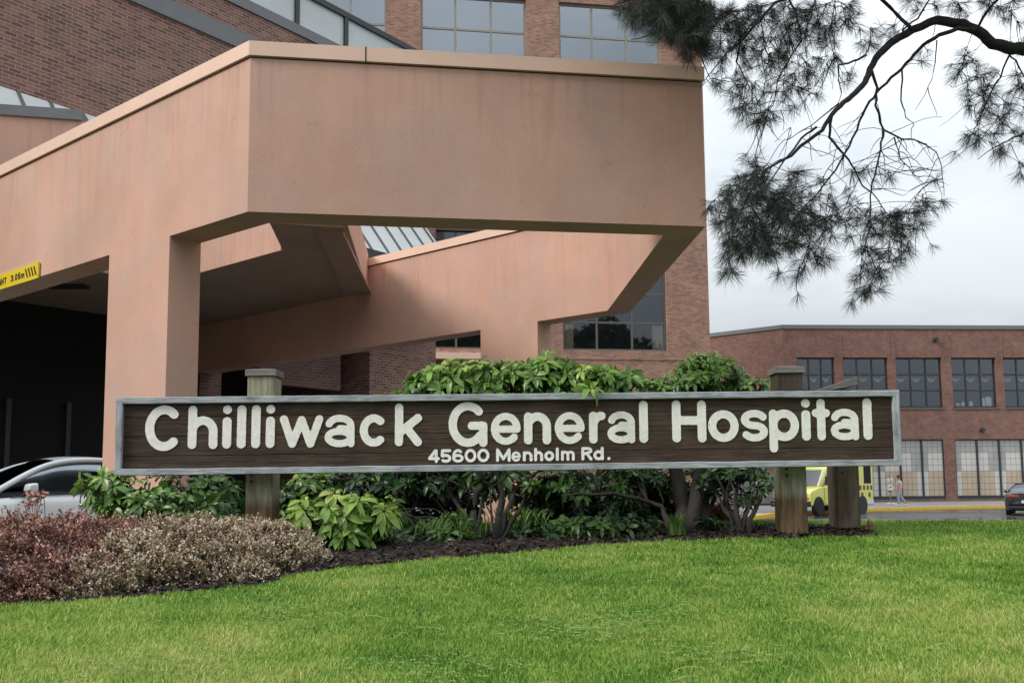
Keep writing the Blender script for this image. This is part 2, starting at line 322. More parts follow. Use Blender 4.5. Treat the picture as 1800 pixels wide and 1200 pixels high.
def quads_at(P, L, W, dirs, nrm):
    s = np.cross(dirs, nrm); s /= np.linalg.norm(s, axis=1, keepdims=True)+1e-9
    a = P-dirs*L[:, None]/2-s*W[:, None]/2; b = P+dirs*L[:, None]/2-s*W[:, None]/2; c = P+dirs*L[:, None]/2+s*W[:, None]/2; d = P-dirs*L[:, None]/2+s*W[:, None]/2
    V = np.stack([a, b, c, d], 1).reshape(-1, 3); k = np.arange(len(P))*4; return V, np.stack([k, k+1, k+2, k+3], 1)
def unit(v): return v/(np.linalg.norm(v, axis=-1, keepdims=True)+1e-9)
dr = unit(RNG.normal(size=(n_, 3))*[1, 1, .35]); nr = unit(RNG.normal(size=(n_, 3))*[.5, .5, .3]+[0, -.2, 1])
V, Q = quads_at(np.stack([x, y, z], 1), RNG.uniform(.015, .055, n_), RNG.uniform(.006, .016, n_), dr, nr)
o = npobj('mulch_chips', V, [Q], M['mulch'], tint=np.repeat(RNG.uniform(0, 1, n_)**1.6, 4)); tag(o, 'dark brown bark chips scattered over the shrub bed', 'mulch', kind='stuff')

# grass blades
M['grass'] = tinted('grass_blades', [(0, (.045, .12, .014)), (.3, (.13, .285, .034)), (.5, (.225, .405, .056)), (.70, (.37, .50, .095)), (.88, (.52, .56, .16)), (1, (.63, .58, .26))], .5, .35, .75, .24, .3)
def grass(N, ylo, yhi, p, hmin, hmax, wdt, name_pts=False):
    u = RNG.uniform(0, 1, N); y = ylo + (yhi-ylo)*u**p; x = RNG.uniform(-.60, .60, N)*y*1.02
    k = ~in_bed(x, y); x, y = x[k], y[k]; return x, y
xs_, ys_ = [], []
for (N, a_, b_) in ((210000, 2.7, 4.6), (180000, 4.6, 7.0), (110000, 6.6, 9.4)):
    x, y = grass(N, a_, b_, 1.0, 0, 0, 0); xs_.append(x); ys_.append(y)
x = np.concatenate(xs_); y = np.concatenate(ys_); n_ = len(x); z = lawn_z(x, y)-.004
dp = np.array([noise.noise(Vector((a*1.4, b*1.4, 3))) for a, b in zip(x[::1][:0], y[:0])]) if False else None
clump = np.sin(x*7.3+np.sin(y*5.1)*2)*np.sin(y*8.7+np.sin(x*4.3)*2)
h = RNG.uniform(.018, .040, n_)*(1+.25*clump); ln = RNG.uniform(.1, .85, n_); an = RNG.uniform(0, 2*np.pi, n_)
long_ = RNG.uniform(0, 1, n_) < .012; h[long_] *= 1.8; ln[long_] *= 1.3
wd = (.0008+.00034*y)*RNG.uniform(.7, 1.3, n_)
L = np.stack([np.cos(an), np.sin(an), 0*an], 1); fa = an+RNG.uniform(.6, 2.4, n_); S = np.stack([np.cos(fa), np.sin(fa)*.5, 0*fa], 1)
P0 = np.stack([x, y, z], 1); up = np.array([0, 0, 1.])
P1 = P0 + up*(h*.55)[:, None] + L*(h*ln*.30)[:, None]; P2 = P0 + up*(h*(1-.25*ln))[:, None] + L*(h*ln*.95)[:, None]
V = np.stack([P0-S*wd[:, None], P0+S*wd[:, None], P1+S*wd[:, None]*.85, P1-S*wd[:, None]*.85, P2], 1).reshape(-1, 3)
k = np.arange(n_)*5; tn = np.clip(RNG.normal(.50, .17, n_)+.10*clump+.035*(5.5-y), 0, .93); dry = RNG.uniform(0, 1, n_) < .03; tn[dry] = RNG.uniform(.85, 1, dry.sum())
T = np.stack([tn*.55, tn*.55, tn, tn, np.minimum(tn*1.1, 1)], 1).ravel()
o = npobj('grass', V, [np.stack([k, k+1, k+2, k+3], 1), np.stack([k+3, k+2, k+4], 1)], M['grass'], tint=T); tag(o, 'bright green mown grass covering the sloping lawn', 'grass', kind='stuff')
# longer dry stems lying on the lawn
mb = MB()
for _ in range(46):
    yy = random.uniform(3.0, 6.3); xx = random.uniform(-.55, .55)*yy
    if bool(in_bed(xx, yy)) or yy > float(bed_front(xx))-.15: continue
    a = random.uniform(-.6, .6); l = random.uniform(.05, .15); pts = []
    for q in range(5):
        u = q/4-.5; px_ = xx+math.cos(a)*l*u; py_ = yy+math.sin(a)*l*u; pts.append((px_, py_, float(lawn_z(px_, py_))+.045+.012*math.cos(u*3)+random.uniform(-.002, .002)))
    mb.tube(pts, [.0007, .0012, .0013, .0011, .0005], 4)
M['straw'] = plain('dry_straw', (.42, .42, .16), .7)
tag(obj('dry_stems', mb, M['straw']), 'pale dry grass stems lying on the lawn', 'dry grass', kind='stuff')

# ================================================================== entrance canopy
ZB = 4.05; ZT = 5.72
A = at_h(435, 372, ZB); B = at_h(1240, 398, ZB); Lf = at_h(0, 508, ZB); Cc = at_h(1108, 548, ZB)
dl = (Lf-A); dl.z = 0; dl.normalize(); LL = A + dl*14
dbk = Vector((at_h(347, 655, ZB)-at_h(1060, 547, ZB))); dbk.z = 0; dbk.normalize()
def isect(p, d, q, e):
    den = d.x*e.y-d.y*e.x; t = ((q.x-p.x)*e.y-(q.y-p.y)*e.x)/den; return Vector((p.x+d.x*t, p.y+d.y*t, p.z))
TH = .36
dab = (B-A).normalized(); dab.z = 0; dbc = (Cc-B); dbc.z = 0; dbc.normalize()
n_l = Vector((-dl.y, dl.x, 0)); n_l = n_l if n_l.dot(Vector((0, 1, 0))) > 0 else -n_l      # inward normals
n_f = Vector((-dab.y, dab.x, 0)); n_s = Vector((-1, 0, 0)); n_s = (n_s-dbc*n_s.dot(dbc)).normalized()
Ibk = at_h(1060, 547, ZB)                                    # inner corner at the back
n_b = Vector((dbk.y, -dbk.x, 0)); n_b = n_b if n_b.y > 0 else -n_b                          # away from the camera
Ai = isect(A+n_l*TH, dl, A+n_f*TH, dab); Bi = isect(A+n_f*TH, dab, B+n_s*TH, dbc)
Ci = isect(B+n_s*TH, dbc, Ibk, dbk); Co = isect(Ci+n_b*TH, dbk, B, dbc)
LLi = isect(LL, n_l, A+n_l*TH, dl); Di = Ci+dbk*16; Do = isect(Di, n_b, Ci+n_b*TH, dbk)
canopy = thing('entrance_canopy', 'pink stucco angular canopy over the hospital driveway on square columns', 'canopy', (0, 0, 0))
def beam(poly, mat=None):
    mb = MB(); z0, z1 = ZB, ZT-.16
    mb.prism([(p.x, p.y) for p in poly], z0, z1); return obj('fascia_beam', mb, M['stucco'], canopy)
beam([A, LL, LLi, Ai]); beam([A, B, Bi, Ai]); beam([B, Co, Ci, Bi]); beam([Co, Do, Di, Ci])
def off(poly_o, poly_i, e):                                   # widen a strip by e on both sides
    return poly_o, poly_i
ring_o = [LL, A, B, Co, Do]; ring_i = [LLi, Ai, Bi, Ci, Di]
def shifted(e):
    o_ = [LL-n_l*e, isect(A-n_l*e, dl, A-n_f*e, dab), isect(A-n_f*e, dab, B-n_s*e, dbc), isect(B-n_s*e, dbc, Co+n_b*e, dbk), Do+n_b*e]
    i_ = [LLi+n_l*e, isect(Ai+n_l*e, dl, Ai+n_f*e, dab), isect(Ai+n_f*e, dab, Bi+n_s*e, dbc), isect(Bi+n_s*e, dbc, Ci-n_b*e, dbk), Di-n_b*e]
    return o_, i_
for e, z0, z1, mt, nm in ((-.012, ZT-.16, ZT-.142, 'dark_gap', 'drip_shadow_strip'), (.028, ZT-.142, ZT, 'coping_pink', 'coping')):  # narrow recess under the coping, its drip shadow put into the dark colour
    o_, i_ = shifted(e)
    for k in range(4):
        mb = MB(); mb.prism([(p.x, p.y) for p in (o_[k], o_[k+1], i_[k+1], i_[k])], z0, z1); obj(nm, mb, M[mt], canopy)
# seam in the front coping
p = at_plane(643, 66, A-n_f*.028, n_f); mb = MB(); q = p-n_f*.004
mb.prism([(q.x-.006, q.y), (q.x+.006, q.y+.002), (q.x+.006, q.y+.05), (q.x-.006, q.y+.05)], ZT-.142, ZT+.003); obj('coping_joint', mb, M['dark_gap'], canopy)
# columns
def column(pxa, pxb, base, dirv, nin, ground):
    a = at_plane(pxa[0], pxa[1], base, nin); b_ = at_plane(pxb[0], pxb[1], base, nin)
    poly = [(a-nin*.004), (b_-nin*.004), (b_+nin*TH), (a+nin*TH)]
    mb = MB(); mb.prism([(q.x, q.y) for q in poly], ground, ZB); return obj('column', mb, M['stucco'], canopy)
column((193, 448), (299, 416), A, dl, n_l, 0.0)
column((845, 580), (945, 562), Ci, dbk, n_b, 0.0)
# inner roof slab, open towards the front right
ZS = 5.10
def S(px, py): return at_h(px, py, ZS)
S1 = S(605, 400); S2 = S(474, 392); S3 = S(498, 442); S4 = S(345, 484); S1b = S(642, 513)
S1b = isect(S1, (S1b-S1).normalized(), Ci, dbk)
ds = (S4-S3); ds.z = 0; ds.normalize(); S5 = S4+ds*1.0; S6 = isect(S5, n_l, LLi, dl)
slab = MB(); slab.prism([(q.x, q.y) for q in (S1, S2, S3, S5, S6, LLi, Di, S1b)], ZS, ZT-.10)
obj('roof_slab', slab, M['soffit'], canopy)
# edge upstand on the right of the slab, lit from the opening
e_ = (S1b-S1); e_.z = 0; e_.normalize(); ne = Vector((e_.y, -e_.x, 0))
mb = MB(); q0 = S1-e_*.02; q1 = S1b-e_*.0
mb.prism([(q0.x+ne.x*.05, q0.y+ne.y*.05), (q1.x+ne.x*.05, q1.y+ne.y*.05), (q1.x-ne.x*.02, q1.y-ne.y*.02), (q0.x-ne.x*.02, q0.y-ne.y*.02)], ZS+.03, ZT+.1); obj('slab_fascia', mb, M['stucco'], canopy)
mb = MB(); ns = Vector((ds.y, -ds.x, 0)); ns = ns if ns.y < 0 else -ns
mb.prism([((S3+ns*.05).x, (S3+ns*.05).y), ((S5+ns*.05).x, (S5+ns*.05).y), (S5.x, S5.y), (S3.x, S3.y)], ZS+.01, ZT-.02); obj('slab_fascia', mb, M['stucco'], canopy)
mb = MB(); mb.prism([(S1.x, S1.y-.05), (S2.x, S2.y-.05), (S2.x, S2.y+.01), (S1.x, S1.y+.01)], ZS+.05, ZT-.05); obj('slab_fascia', mb, M['stucco'], canopy)
# downstand rib under the slab
mb = MB(); r0 = S(560, 407)-e_*.1; r1 = r0+e_*(S1b-S1).length*.98
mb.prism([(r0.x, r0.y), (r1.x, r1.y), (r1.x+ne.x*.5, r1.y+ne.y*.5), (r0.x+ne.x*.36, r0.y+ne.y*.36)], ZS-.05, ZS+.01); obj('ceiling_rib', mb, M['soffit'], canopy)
# ceiling details over the drive
for (px_, py_) in ((118, 503), (145, 575)):
    q = at_h(px_, py_, ZS-.02); mb = MB(); mb.box(q.x-.35, q.x+.35, q.y-.12, q.y+.12, ZS-.05, ZS-.005); obj('ceiling_vent', mb, M['dark_metal'], canopy)

# ================================================================== stroke lettering
def arc(cx, cy, rx, ry, a0, a1, n=18):
    return [(cx+rx*math.cos(math.radians(a0+(a1-a0)*i/n)), cy+ry*math.sin(math.radians(a0+(a1-a0)*i/n))) for i in range(n+1)]
def glyph(ch, w, h, r, xh, desc=0):
    R = w-r; cx = w/2; rx = w/2-r
    def O(y0, y1): return [arc(cx, (y0+y1)/2, rx, (y1-y0)/2-r, 0, 360, 28)]
    def arch(x0, x1, xh):
        ry = min((x1-x0)/2*1.1, xh*.42); return [arc((x0+x1)/2, xh-r-ry, (x1-x0)/2, ry, 180, 0)+[(x1, r)]]
    if ch == 'C': return [arc(cx, h/2, rx, h/2-r, 48, 312, 26)]
    if ch == 'c': return [arc(cx, xh/2, rx, xh/2-r, 50, 310, 22)]
    if ch == 'G': return [arc(cx, h/2, rx, h/2-r, 45, 322, 26), [(w*.60, h*.47), (R, h*.47), (R, r)]]
    if ch == 'h': return [[(r, r), (r, h-r)]]+arch(r, R, xh)
    if ch == 'n': return [[(r, r), (r, xh-r)]]+arch(r, R, xh)
    if ch == 'm': return [[(r, r), (r, xh-r)]]+arch(r, cx, xh)+arch(cx, R, xh)
    if ch == 'i': return [[(cx, r), (cx, xh*.965-r)], [(cx, h-r*1.0), (cx+.0001, h-r*1.0)]]
    if ch == 'l': return [[(cx, r), (cx, h-r)]]
    if ch == 'w': return [[(r, xh-r), (w*.29, r), (cx, xh-r*1.2), (w*.71, r), (R, xh-r)]]
    if ch == 'a': return [arc(cx, xh*.66, rx*.98, xh*.34-r, 165, 0)+[(R, r)], arc(cx*.98, xh*.30, rx, xh*.30-r, 0, 360, 26), [(R, xh*.55), (cx, xh*.57)]]
    if ch == 'k': return [[(r, r), (r, h-r)], [(R, xh-r), (r*1.2, xh*.42)], [(w*.42, xh*.58), (R, r)]]
    if ch == 'e': return [arc(cx, xh/2, rx, xh/2-r, 0, 318, 24), [(r, xh*.49), (R, xh*.49)]]
    if ch == 'r': return [[(r, r), (r, xh-r)], arc(R, xh*.55, R-r, xh*.45-r, 170, 92, 8)]
    if ch == 'H': return [[(r, r), (r, h-r)], [(R, r), (R, h-r)], [(r, h*.52), (R, h*.52)]]
    if ch == 'o': return O(0, xh)
    if ch == '0': return O(0, h)
    if ch == 's':
        q = (xh-2*r)/4; return [arc(cx, r+3*q, rx, q, 25, 270, 16)+arc(cx, r+q, rx, q, 90, -150, 16)]
    if ch == 'p': return [[(r, -desc+r), (r, xh-r)]]+O(0, xh)
    if ch == 'd': return [[(R, r), (R, h-r)]]+O(0, xh)
    if ch == 't': return [[(cx, r), (cx, h-r)], [(r, xh-r), (R, xh-r)]]
    if ch == '4': return [[(w*.62, h-r), (r, h*.32), (R, h*.32)], [(w*.70, r), (w*.70, h-r)]]
    if ch == '5': return [[(R, h-r), (r*1.5, h-r), (r*1.2, h*.52)]+arc(cx, h*.33, rx, h*.33-r, 130, -138, 16)]
    if ch == '6': return [arc(cx, h*.32, rx, h*.32-r, 0, 360, 22), arc(cx, h*.5, rx, h*.5-r, 50, 200, 12)]
    if ch == '3': q = (h-2*r)/4; return [arc(cx, r+3*q, rx, q, 150, -90, 12)+arc(cx, r+q, rx, q, 90, -150, 12)]
    if ch == 'M': return [[(r, r), (r, h-r), (cx, h*.22), (R, h-r), (R, r)]]
    if ch == 'R': return [[(r, r), (r, h-r), (w*.55, h-r)]+arc(w*.55, h*.73, R-w*.55, h*.27-r, 90, -90, 10)+[(r, h*.46)], [(w*.55, h*.46), (R, r)]]
    if ch == 'E': return [[(R, h-r), (r, h-r), (r, r), (R, r)], [(r, h/2), (R*.9, h/2)]]
    if ch == 'I': return [[(cx, r), (cx, h-r)]]
    if ch == 'T': return [[(cx, r), (cx, h-r)], [(r, h-r), (R, h-r)]]
    if ch == '.': return [[(cx, r), (cx+.0001, r)]]
def letter_mesh(ch, w, h, r, xh, desc, depth, wob=0.0):
    st = glyph(ch, w, h, r, xh, desc); g = r/4
    x = np.arange(-2*g, w+2.5*g, g); y = np.arange(-desc-2*g, h+2.5*g, g); X, Y = np.meshgrid(x, y); D = np.full(X.shape, 9.)
    for s in st:
        for (a, b) in zip(s[:-1], s[1:]):
            ax, ay = a; bx, by = b; dx, dy = bx-ax, by-ay; L2 = dx*dx+dy*dy+1e-12
            t = np.clip(((X-ax)*dx+(Y-ay)*dy)/L2, 0, 1); D = np.minimum(D, np.hypot(X-ax-t*dx, Y-ay-t*dy))
    D = D-r
    if wob:
        sd_ = random.uniform(0, 50); D = D + wob*np.vectorize(lambda u, v: noise.noise(Vector((u*60+sd_, v*60, 0))))(X, Y)
    mb = MB(); cache = {}
    def P(key, p):
        if key not in cache: cache[key] = len(mb.v); mb.v.append((p[0], 0, p[1]))
        return cache[key]
    back = {}; edges = []
    ny, nx = X.shape
    for j in range(ny-1):
        for i in range(nx-1):
            cs = [(j, i), (j, i+1), (j+1, i+1), (j+1, i)]; d = [D[c] for c in cs]
            if min(d) >= 0: continue
            poly = []; cross = []
            for k in range(4):
                c0, c1 = cs[k], cs[(k+1) % 4]; d0, d1 = d[k], d[(k+1) % 4]
                if d0 < 0: poly.append(P(c0, (X[c0], Y[c0])))
                if (d0 < 0) != (d1 < 0):
                    t = d0/(d0-d1); e = P(tuple(sorted((c0, c1))), (X[c0]+(X[c1]-X[c0])*t, Y[c0]+(Y[c1]-Y[c0])*t)); poly.append(e); cross.append((e, d0 < 0))
            if len(poly) >= 3: mb.f.append(tuple(poly)); mb.m.append(0)
            if len(cross) == 2:
                a, b = (cross[0][0], cross[1][0]) if cross[0][1] else (cross[1][0], cross[0][0]); edges.append((a, b))
    def bk(i):
        if i not in back: back[i] = len(mb.v); v = mb.v[i]; mb.v.append((v[0], depth, v[2]))
        return back[i]
    for a, b in edges: mb.f.append((b, a, bk(a), bk(b))); mb.m.append(0)
    return mb
# ---- clearance sign on the left beam
nL = n_l; fr = {}
uL = -dl                                                       # towards the corner, i.e. to the right in the photo
def on_left(px, py): return at_plane(px, py, A-n_l*.03, n_l)
cs = thing('clearance_sign', 'yellow height clearance strip with black lettering low on the pink canopy beam', 'sign', (0, 0, 0))
pr = on_left(67, 474); zc0 = on_left(67, 488).z; zc1 = on_left(67, 460).z; H_ = zc1-zc0
org = Vector((pr.x, pr.y, zc0)); ang = math.atan2(uL.y, uL.x); cs.location = org; cs.rotation_euler = (0, 0, ang)
M['sign_yellow'] = plain('sign_yellow', (.85, .62, .03), .45, var=.04); M['sign_black'] = plain('sign_black', (.02, .02, .02), .5)
mb = MB(); mb.box(-3.6, 0, 0, .02, 0, H_); obj('panel', mb, M['sign_yellow'], cs)
for k in range(8):
    for s0 in ((-.06-.075*k) if k < 4 else (-3.25-.075*(k-4)),):
        mb = MB(); xx = s0; mb.add([(xx-.005, -.003, H_*.22), (xx+.028, -.003, H_*.22), (xx-.035, -.003, H_*.80), (xx-.068, -.003, H_*.80)], [(0, 1, 2, 3)]); obj('stripe', mb, M['sign_black'], cs)
lx = -.36; ch = H_*.42; z0 = H_*.27
for chh in reversed('MAX HEIGHT  3.05m'.replace('MAX ', '')):
    if chh == ' ': lx -= .055; continue
    ww = {'.': .024, 'I': .024, 'm': .098}.get(chh, .066); xh_ = ch*.72
    mbx = letter_mesh(chh, ww, ch, .0098, xh_, 0, .002); o = obj('letter', mbx, M['sign_black'], cs, (lx-ww, -.003, z0)); lx -= ww+.014

# ================================================================== brick hospital building
nW = Vector((.1392, -.990, 0)).normalized()                    # outward normal of the main wall (towards the camera)
uW = Vector((-nW.y, nW.x, 0))                                  # (.99,.139) to the right
P1 = at_y(1248, 600, 40.0); hb = thing('hospital_building', 'tall brick hospital block with grey windows behind the pink canopy', 'building', (P1.x, P1.y, 0.0), math.atan2(uW.y, uW.x))
OW = Vector((P1.x, P1.y, 0))
def onW(px, py):
    p = at_plane(px, py, OW, nW); return (p-OW).dot(uW), p.z
def wall_mb(u0, u1, z0, z1, holes, rev=.22, y=0.0):
    """front wall in the local XZ plane at y with openings and their reveals"""
    us = sorted({u0, u1}|{h for q in holes for h in q[:2] if u0 < h < u1}); zs = sorted({z0, z1}|{h for q in holes for h in q[2:4] if z0 < h < z1}); mb = MB()
    for a, b in zip(us[:-1], us[1:]):
        for c, d in zip(zs[:-1], zs[1:]):
            mu, mz = (a+b)/2, (c+d)/2
            if any(q[0] < mu < q[1] and q[2] < mz < q[3] for q in holes): continue
            mb.quad((a, y, c), (b, y, c), (b, y, d), (a, y, d))
    for (a, b, c, d) in [q[:4] for q in holes]:
        a, b, c, d = max(a, u0), min(b, u1), max(c, z0), min(d, z1); e = y+rev
        mb.quad((a, y, c), (a, y, d), (a, e, d), (a, e, c)); mb.quad((b, y, c), (b, e, c), (b, e, d), (b, y, d))
        mb.quad((a, y, c), (a, e, c), (b, e, c), (b, y, c)); mb.quad((a, y, d), (b, y, d), (b, e, d), (a, e, d))
    return mb
def window(parent, u0, u1, z0, z1, us, zs, gl, fm, y=.14, t=.06, back=1.2, backmat=None, y0=0):
    """window part: frame bars; sub-parts pane and interior"""
    y += y0
    mb = MB(); mb.box(u0, u0+t, y, y+.08, z0, z1); mb.box(u1-t, u1, y, y+.08, z0, z1); mb.box(u0+t, u1-t, y, y+.08, z0, z0+t); mb.box(u0+t, u1-t, y, y+.08, z1-t, z1)
    for u in us: mb.box(u-t/2, u+t/2, y-.003, y+.075, z0+t, z1-t)
    for z in zs: mb.box(u0+t, u1-t, y+.006, y+.07, z-t/2, z+t/2)
    wobj = obj('window', mb, fm, parent)
    pm = MB(); pm.quad((u0+t/2, y+.04, z0+t/2), (u1-t/2, y+.04, z0+t/2), (u1-t/2, y+.04, z1-t/2), (u0+t/2, y+.04, z1-t/2)); obj('pane', pm, gl, wobj)
    bm_ = MB(); bm_.quad((u0-.1, y+back, z0-.1), (u1+.1, y+back, z0-.1), (u1+.1, y+back, z1+.1), (u0-.1, y+back, z1+.1)); bm_.quad((u0-.1, y+.1, z0-.1), (u0-.1, y+back, z0-.1), (u0-.1, y+back, z1+.1), (u0-.1, y+.1, z1+.1)); bm_.quad((u1+.1, y+.1, z0-.1), (u1+.1, y+back, z0-.1), (u1+.1, y+back, z1+.1), (u1+.1, y+.1, z1+.1))
    bm_.quad((u0-.1, y+.1, z0-.005), (u1+.1, y+.1, z0-.005), (u1+.1, y+back, z0-.005), (u0-.1, y+back, z0-.005)); obj('dark_backing', bm_, backmat or M['dark_backing'], wobj)
    return wobj
uL0 = -30.0; ztop = 27.0
z_sill = onW(1080, 616)[1]; z_a = onW(1080, 566)[1]; z_b = onW(1113, 516)[1]; z_c = z_b+(z_b-z_a)*1.35; z_d = z_c+1.2
z_top = onW(1080, 10)[1]; z_t1 = onW(1080, 66)[1]; z_ulow = z_top-(z_d-z_sill)
ul, ur = onW(990, 590)[0], onW(1173, 590)[0]; m1_, m2_ = onW(1050.5, 590)[0], onW(1112.5, 590)[0]
pitch = ul-onW(730+9, 590)[0]                                  # bay spacing measured on the piers
bays = [(ul-pitch*k, ur-pitch*k) for k in range(6)]
zmid0 = (z_d+z_ulow)/2-(z_d-z_sill)/2; zmid1 = zmid0+(z_d-z_sill)
rows = [(z_sill, z_d, [z_a, z_b, z_c]), (z_ulow, z_top, [z_t1, z_t1-1.25, z_t1-2.5]), (zmid0, zmid1, [zmid0+1.2, zmid0+2.4, zmid0+3.6])]
holes = [(a, b, r[0], r[1]) for (a, b) in bays for r in rows]
mb = wall_mb(uL0, 0, 0, ztop, holes)
mb.quad((0, 0, 0), (0, 18, 0), (0, 18, ztop), (0, 0, ztop)); mb.quad((uL0, 18, 0), (uL0, 0, 0), (uL0, 0, ztop), (uL0, 18, ztop)); mb.quad((0, 18, 0), (uL0, 18, 0), (uL0, 18, ztop), (0, 18, ztop))
obj('wall', mb, M['brick_main'], hb)
mb = MB(); mb.quad((uL0, 0, ztop-.1), (0, 0, ztop-.1), (0, 18, ztop-.1), (uL0, 18, ztop-.1)); obj('roof', mb, M['roof'], hb)
for bi, (a, b) in enumerate(bays):
    for ri, (z0, z1, zs) in enumerate(rows):
        du = (b-a)/3
        wo_ = window(hb, a, b, z0, z1, [a+(m1_-ul), a+(m2_-ul)], zs, M['glass_high'] if ri == 1 else M['glass_low'], M['light_frame'] if ri == 1 else M['bronze'], t=.09)
        if ri == 0:
            for (c0, c1) in ((a+.12, a+.50), (b-.62, b-.12)):
                cm = MB(); nf = 9
                for k in range(nf):
                    x0_ = c0+(c1-c0)*k/nf; x1_ = c0+(c1-c0)*(k+1)/nf; ya, yb = (.24, .30) if k % 2 else (.30, .24)
                    cm.quad((x0_, ya, z0+.08), (x1_, yb, z0+.08), (x1_, yb, zs[0]-.04), (x0_, ya, zs[0]-.04))
                obj('curtain', cm, M['curtain'], wo_)
# soldier course and ledge under the lower windows
mb = MB(); mb.box(uL0, -.6, -.03, .0, z_sill-.40, z_sill-.34); obj('sill_course', mb, M['brick_main'], hb)
mb = MB(); u0_ = onW(600, 628)[0]; u1_ = onW(850, 628)[0]; mb.box(u0_, u1_, -.5, 0, onW(800, 633)[1], onW(800, 622)[1]); obj('ledge', mb, M['coping_pink'], hb)
# ---- side wing wall V of the same building, running away to the right
uV = Vector((.616, .788, 0)).normalized(); nV = Vector((uV.y, -uV.x, 0))           # faces right-front
OV = Vector((-9.6, 17.0, 0))
def onV(px, py, off=0):
    p = at_plane(px, py, OV-nV*off, nV); return (p-OV).dot(uV), p.z
side = bpy.data.objects.new('side_wall', None)
lv = OV-OW; angW = math.atan2(uW.y, uW.x); angV = math.atan2(uV.y, uV.x)
def to_hb(p):
    d = p-OW; return Vector((d.dot(uW), d.dot(-nW), p.z))
vEnd = onV(766, 640)[0]; zlow1 = onV(0, 152)[1]; ztier = onV(300, 34)[1]; vOpen = onV(650, 640)[0]
def vpart(name, mb, mat): return obj(name, mb, mat, hb, to_hb(OV), angV-angW)
mb = MB(); zl = zlow1
mb.quad((-16, 0, zl-3), (vEnd, 0, zl-3), (vEnd, 0, ztier), (-16, 0, ztier))
mb.quad((vOpen, 0, 0), (vEnd, 0, 0), (vEnd, 0, zl-3), (vOpen, 0, zl-3))
mb.quad((vEnd, 0, 0), (vEnd, 8, 0), (vEnd, 8, ztier), (vEnd, 0, ztier)); mb.quad((vOpen, 0, 0), (vOpen, 4, 0), (vOpen, 4, zl-3), (vOpen, 0, zl-3))
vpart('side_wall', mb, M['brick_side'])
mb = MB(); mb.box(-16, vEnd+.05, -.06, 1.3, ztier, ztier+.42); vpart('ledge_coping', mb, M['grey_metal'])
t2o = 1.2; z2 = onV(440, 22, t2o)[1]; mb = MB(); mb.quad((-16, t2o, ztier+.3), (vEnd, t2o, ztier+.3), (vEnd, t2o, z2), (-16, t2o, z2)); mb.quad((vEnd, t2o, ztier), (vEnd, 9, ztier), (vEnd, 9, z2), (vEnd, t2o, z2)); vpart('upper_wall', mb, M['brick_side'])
mb = MB(); mb.box(-16, vEnd+.05, t2o-.05, t2o+1.4, z2, z2+.28); vpart('ledge_coping', mb, M['grey_metal'])
# rooftop glass screen
so = 1.9; za = onV(600, 27, so)[1]
gm = MB(); gm.quad((-4, so, z2+.25), (vEnd+4, so, z2+.25), (vEnd+4, so, za), (-4, so, za)); gs = vpart('glass_screen', gm, M['frosted'])
gm = MB(); gm.box(-4, vEnd+4, so-.08, so+.06, za-.03, za+.14)
for px_, py_ in ((521, 20), (607, 42)):
    v_, _ = onV(px_, py_, so); gm.box(v_-.07, v_+.07, so-.07, so+.05, z2+.2, za-.03)
    for kk in (2.6, 5.2):
        if px_ < 560: gm.box(v_-kk-.07, v_-kk+.07, so-.07, so+.05, z2+.2, za-.03)
fo = obj('screen_frame', gm, M['dark_metal'], gs)
# lean-to skylight along the side wall
mb = MB(); k0, k1 = -8, onV(742, 400)[0]
zh, zl_, wd_ = zlow1, zlow1-1.75, 1.4
mb.quad((k0, -wd_, zl_), (k1, -wd_, zl_), (k1, -.01, zh), (k0, -.01, zh)); sk = vpart('skylight', mb, M['frosted'])
mb = MB(); v_ = k0
while v_ < k1+.01:
    mb.add([(v_-.03, -wd_-.02, zl_+.02), (v_+.03, -wd_-.02, zl_+.02), (v_+.03, -.01, zh+.05), (v_-.03, -.01, zh+.05), (v_-.03, -wd_-.02, zl_-.05), (v_+.03, -wd_-.02, zl_-.05), (v_+.03, -.01, zh-.02), (v_-.03, -.01, zh-.02)], [(0, 1, 2, 3), (7, 6, 5, 4), (0, 4, 5, 1), (1, 5, 6, 2), (2, 6, 7, 3), (3, 7, 4, 0)]); v_ += .62
obj('glazing_bar', mb, M['bronze'], sk)
mb = MB(); mb.box(k0, k1, -wd_-.1, -wd_, zl_-1.2, zl_); mb.box(k0, k1, -wd_, 0, zl_-1.25, zl_-1.15); vpart('skylight_kerb', mb, M['dark_metal'])
# lower roof edge seen over the left beam
q0 = at_y(-300, 186, 14.4); q1 = at_y(146, 190, 15.2); z_g1 = at_y(60, 187, 15.0).z; z_g0 = at_y(60, 205, 15.0).z
lr = Vector((q1.x-q0.x, q1.y-q0.y, 0)).normalized(); a_ = to_hb(Vector((q0.x, q0.y, 0)))
Lq = (Vector((q1.x, q1.y, 0))-Vector((q0.x, q0.y, 0))).length
mb = MB(); mb.box(-4, Lq, -.04, .8, z_g0, z_g1); obj('ledge_coping', mb, M['grey_metal'], hb, a_, math.atan2(lr.y, lr.x)-angW)
mb = MB(); mb.box(-4, Lq, 0, .7, ZT-.3, z_g0); obj('lower_parapet', mb, M['stucco'], hb, a_, math.atan2(lr.y, lr.x)-angW)
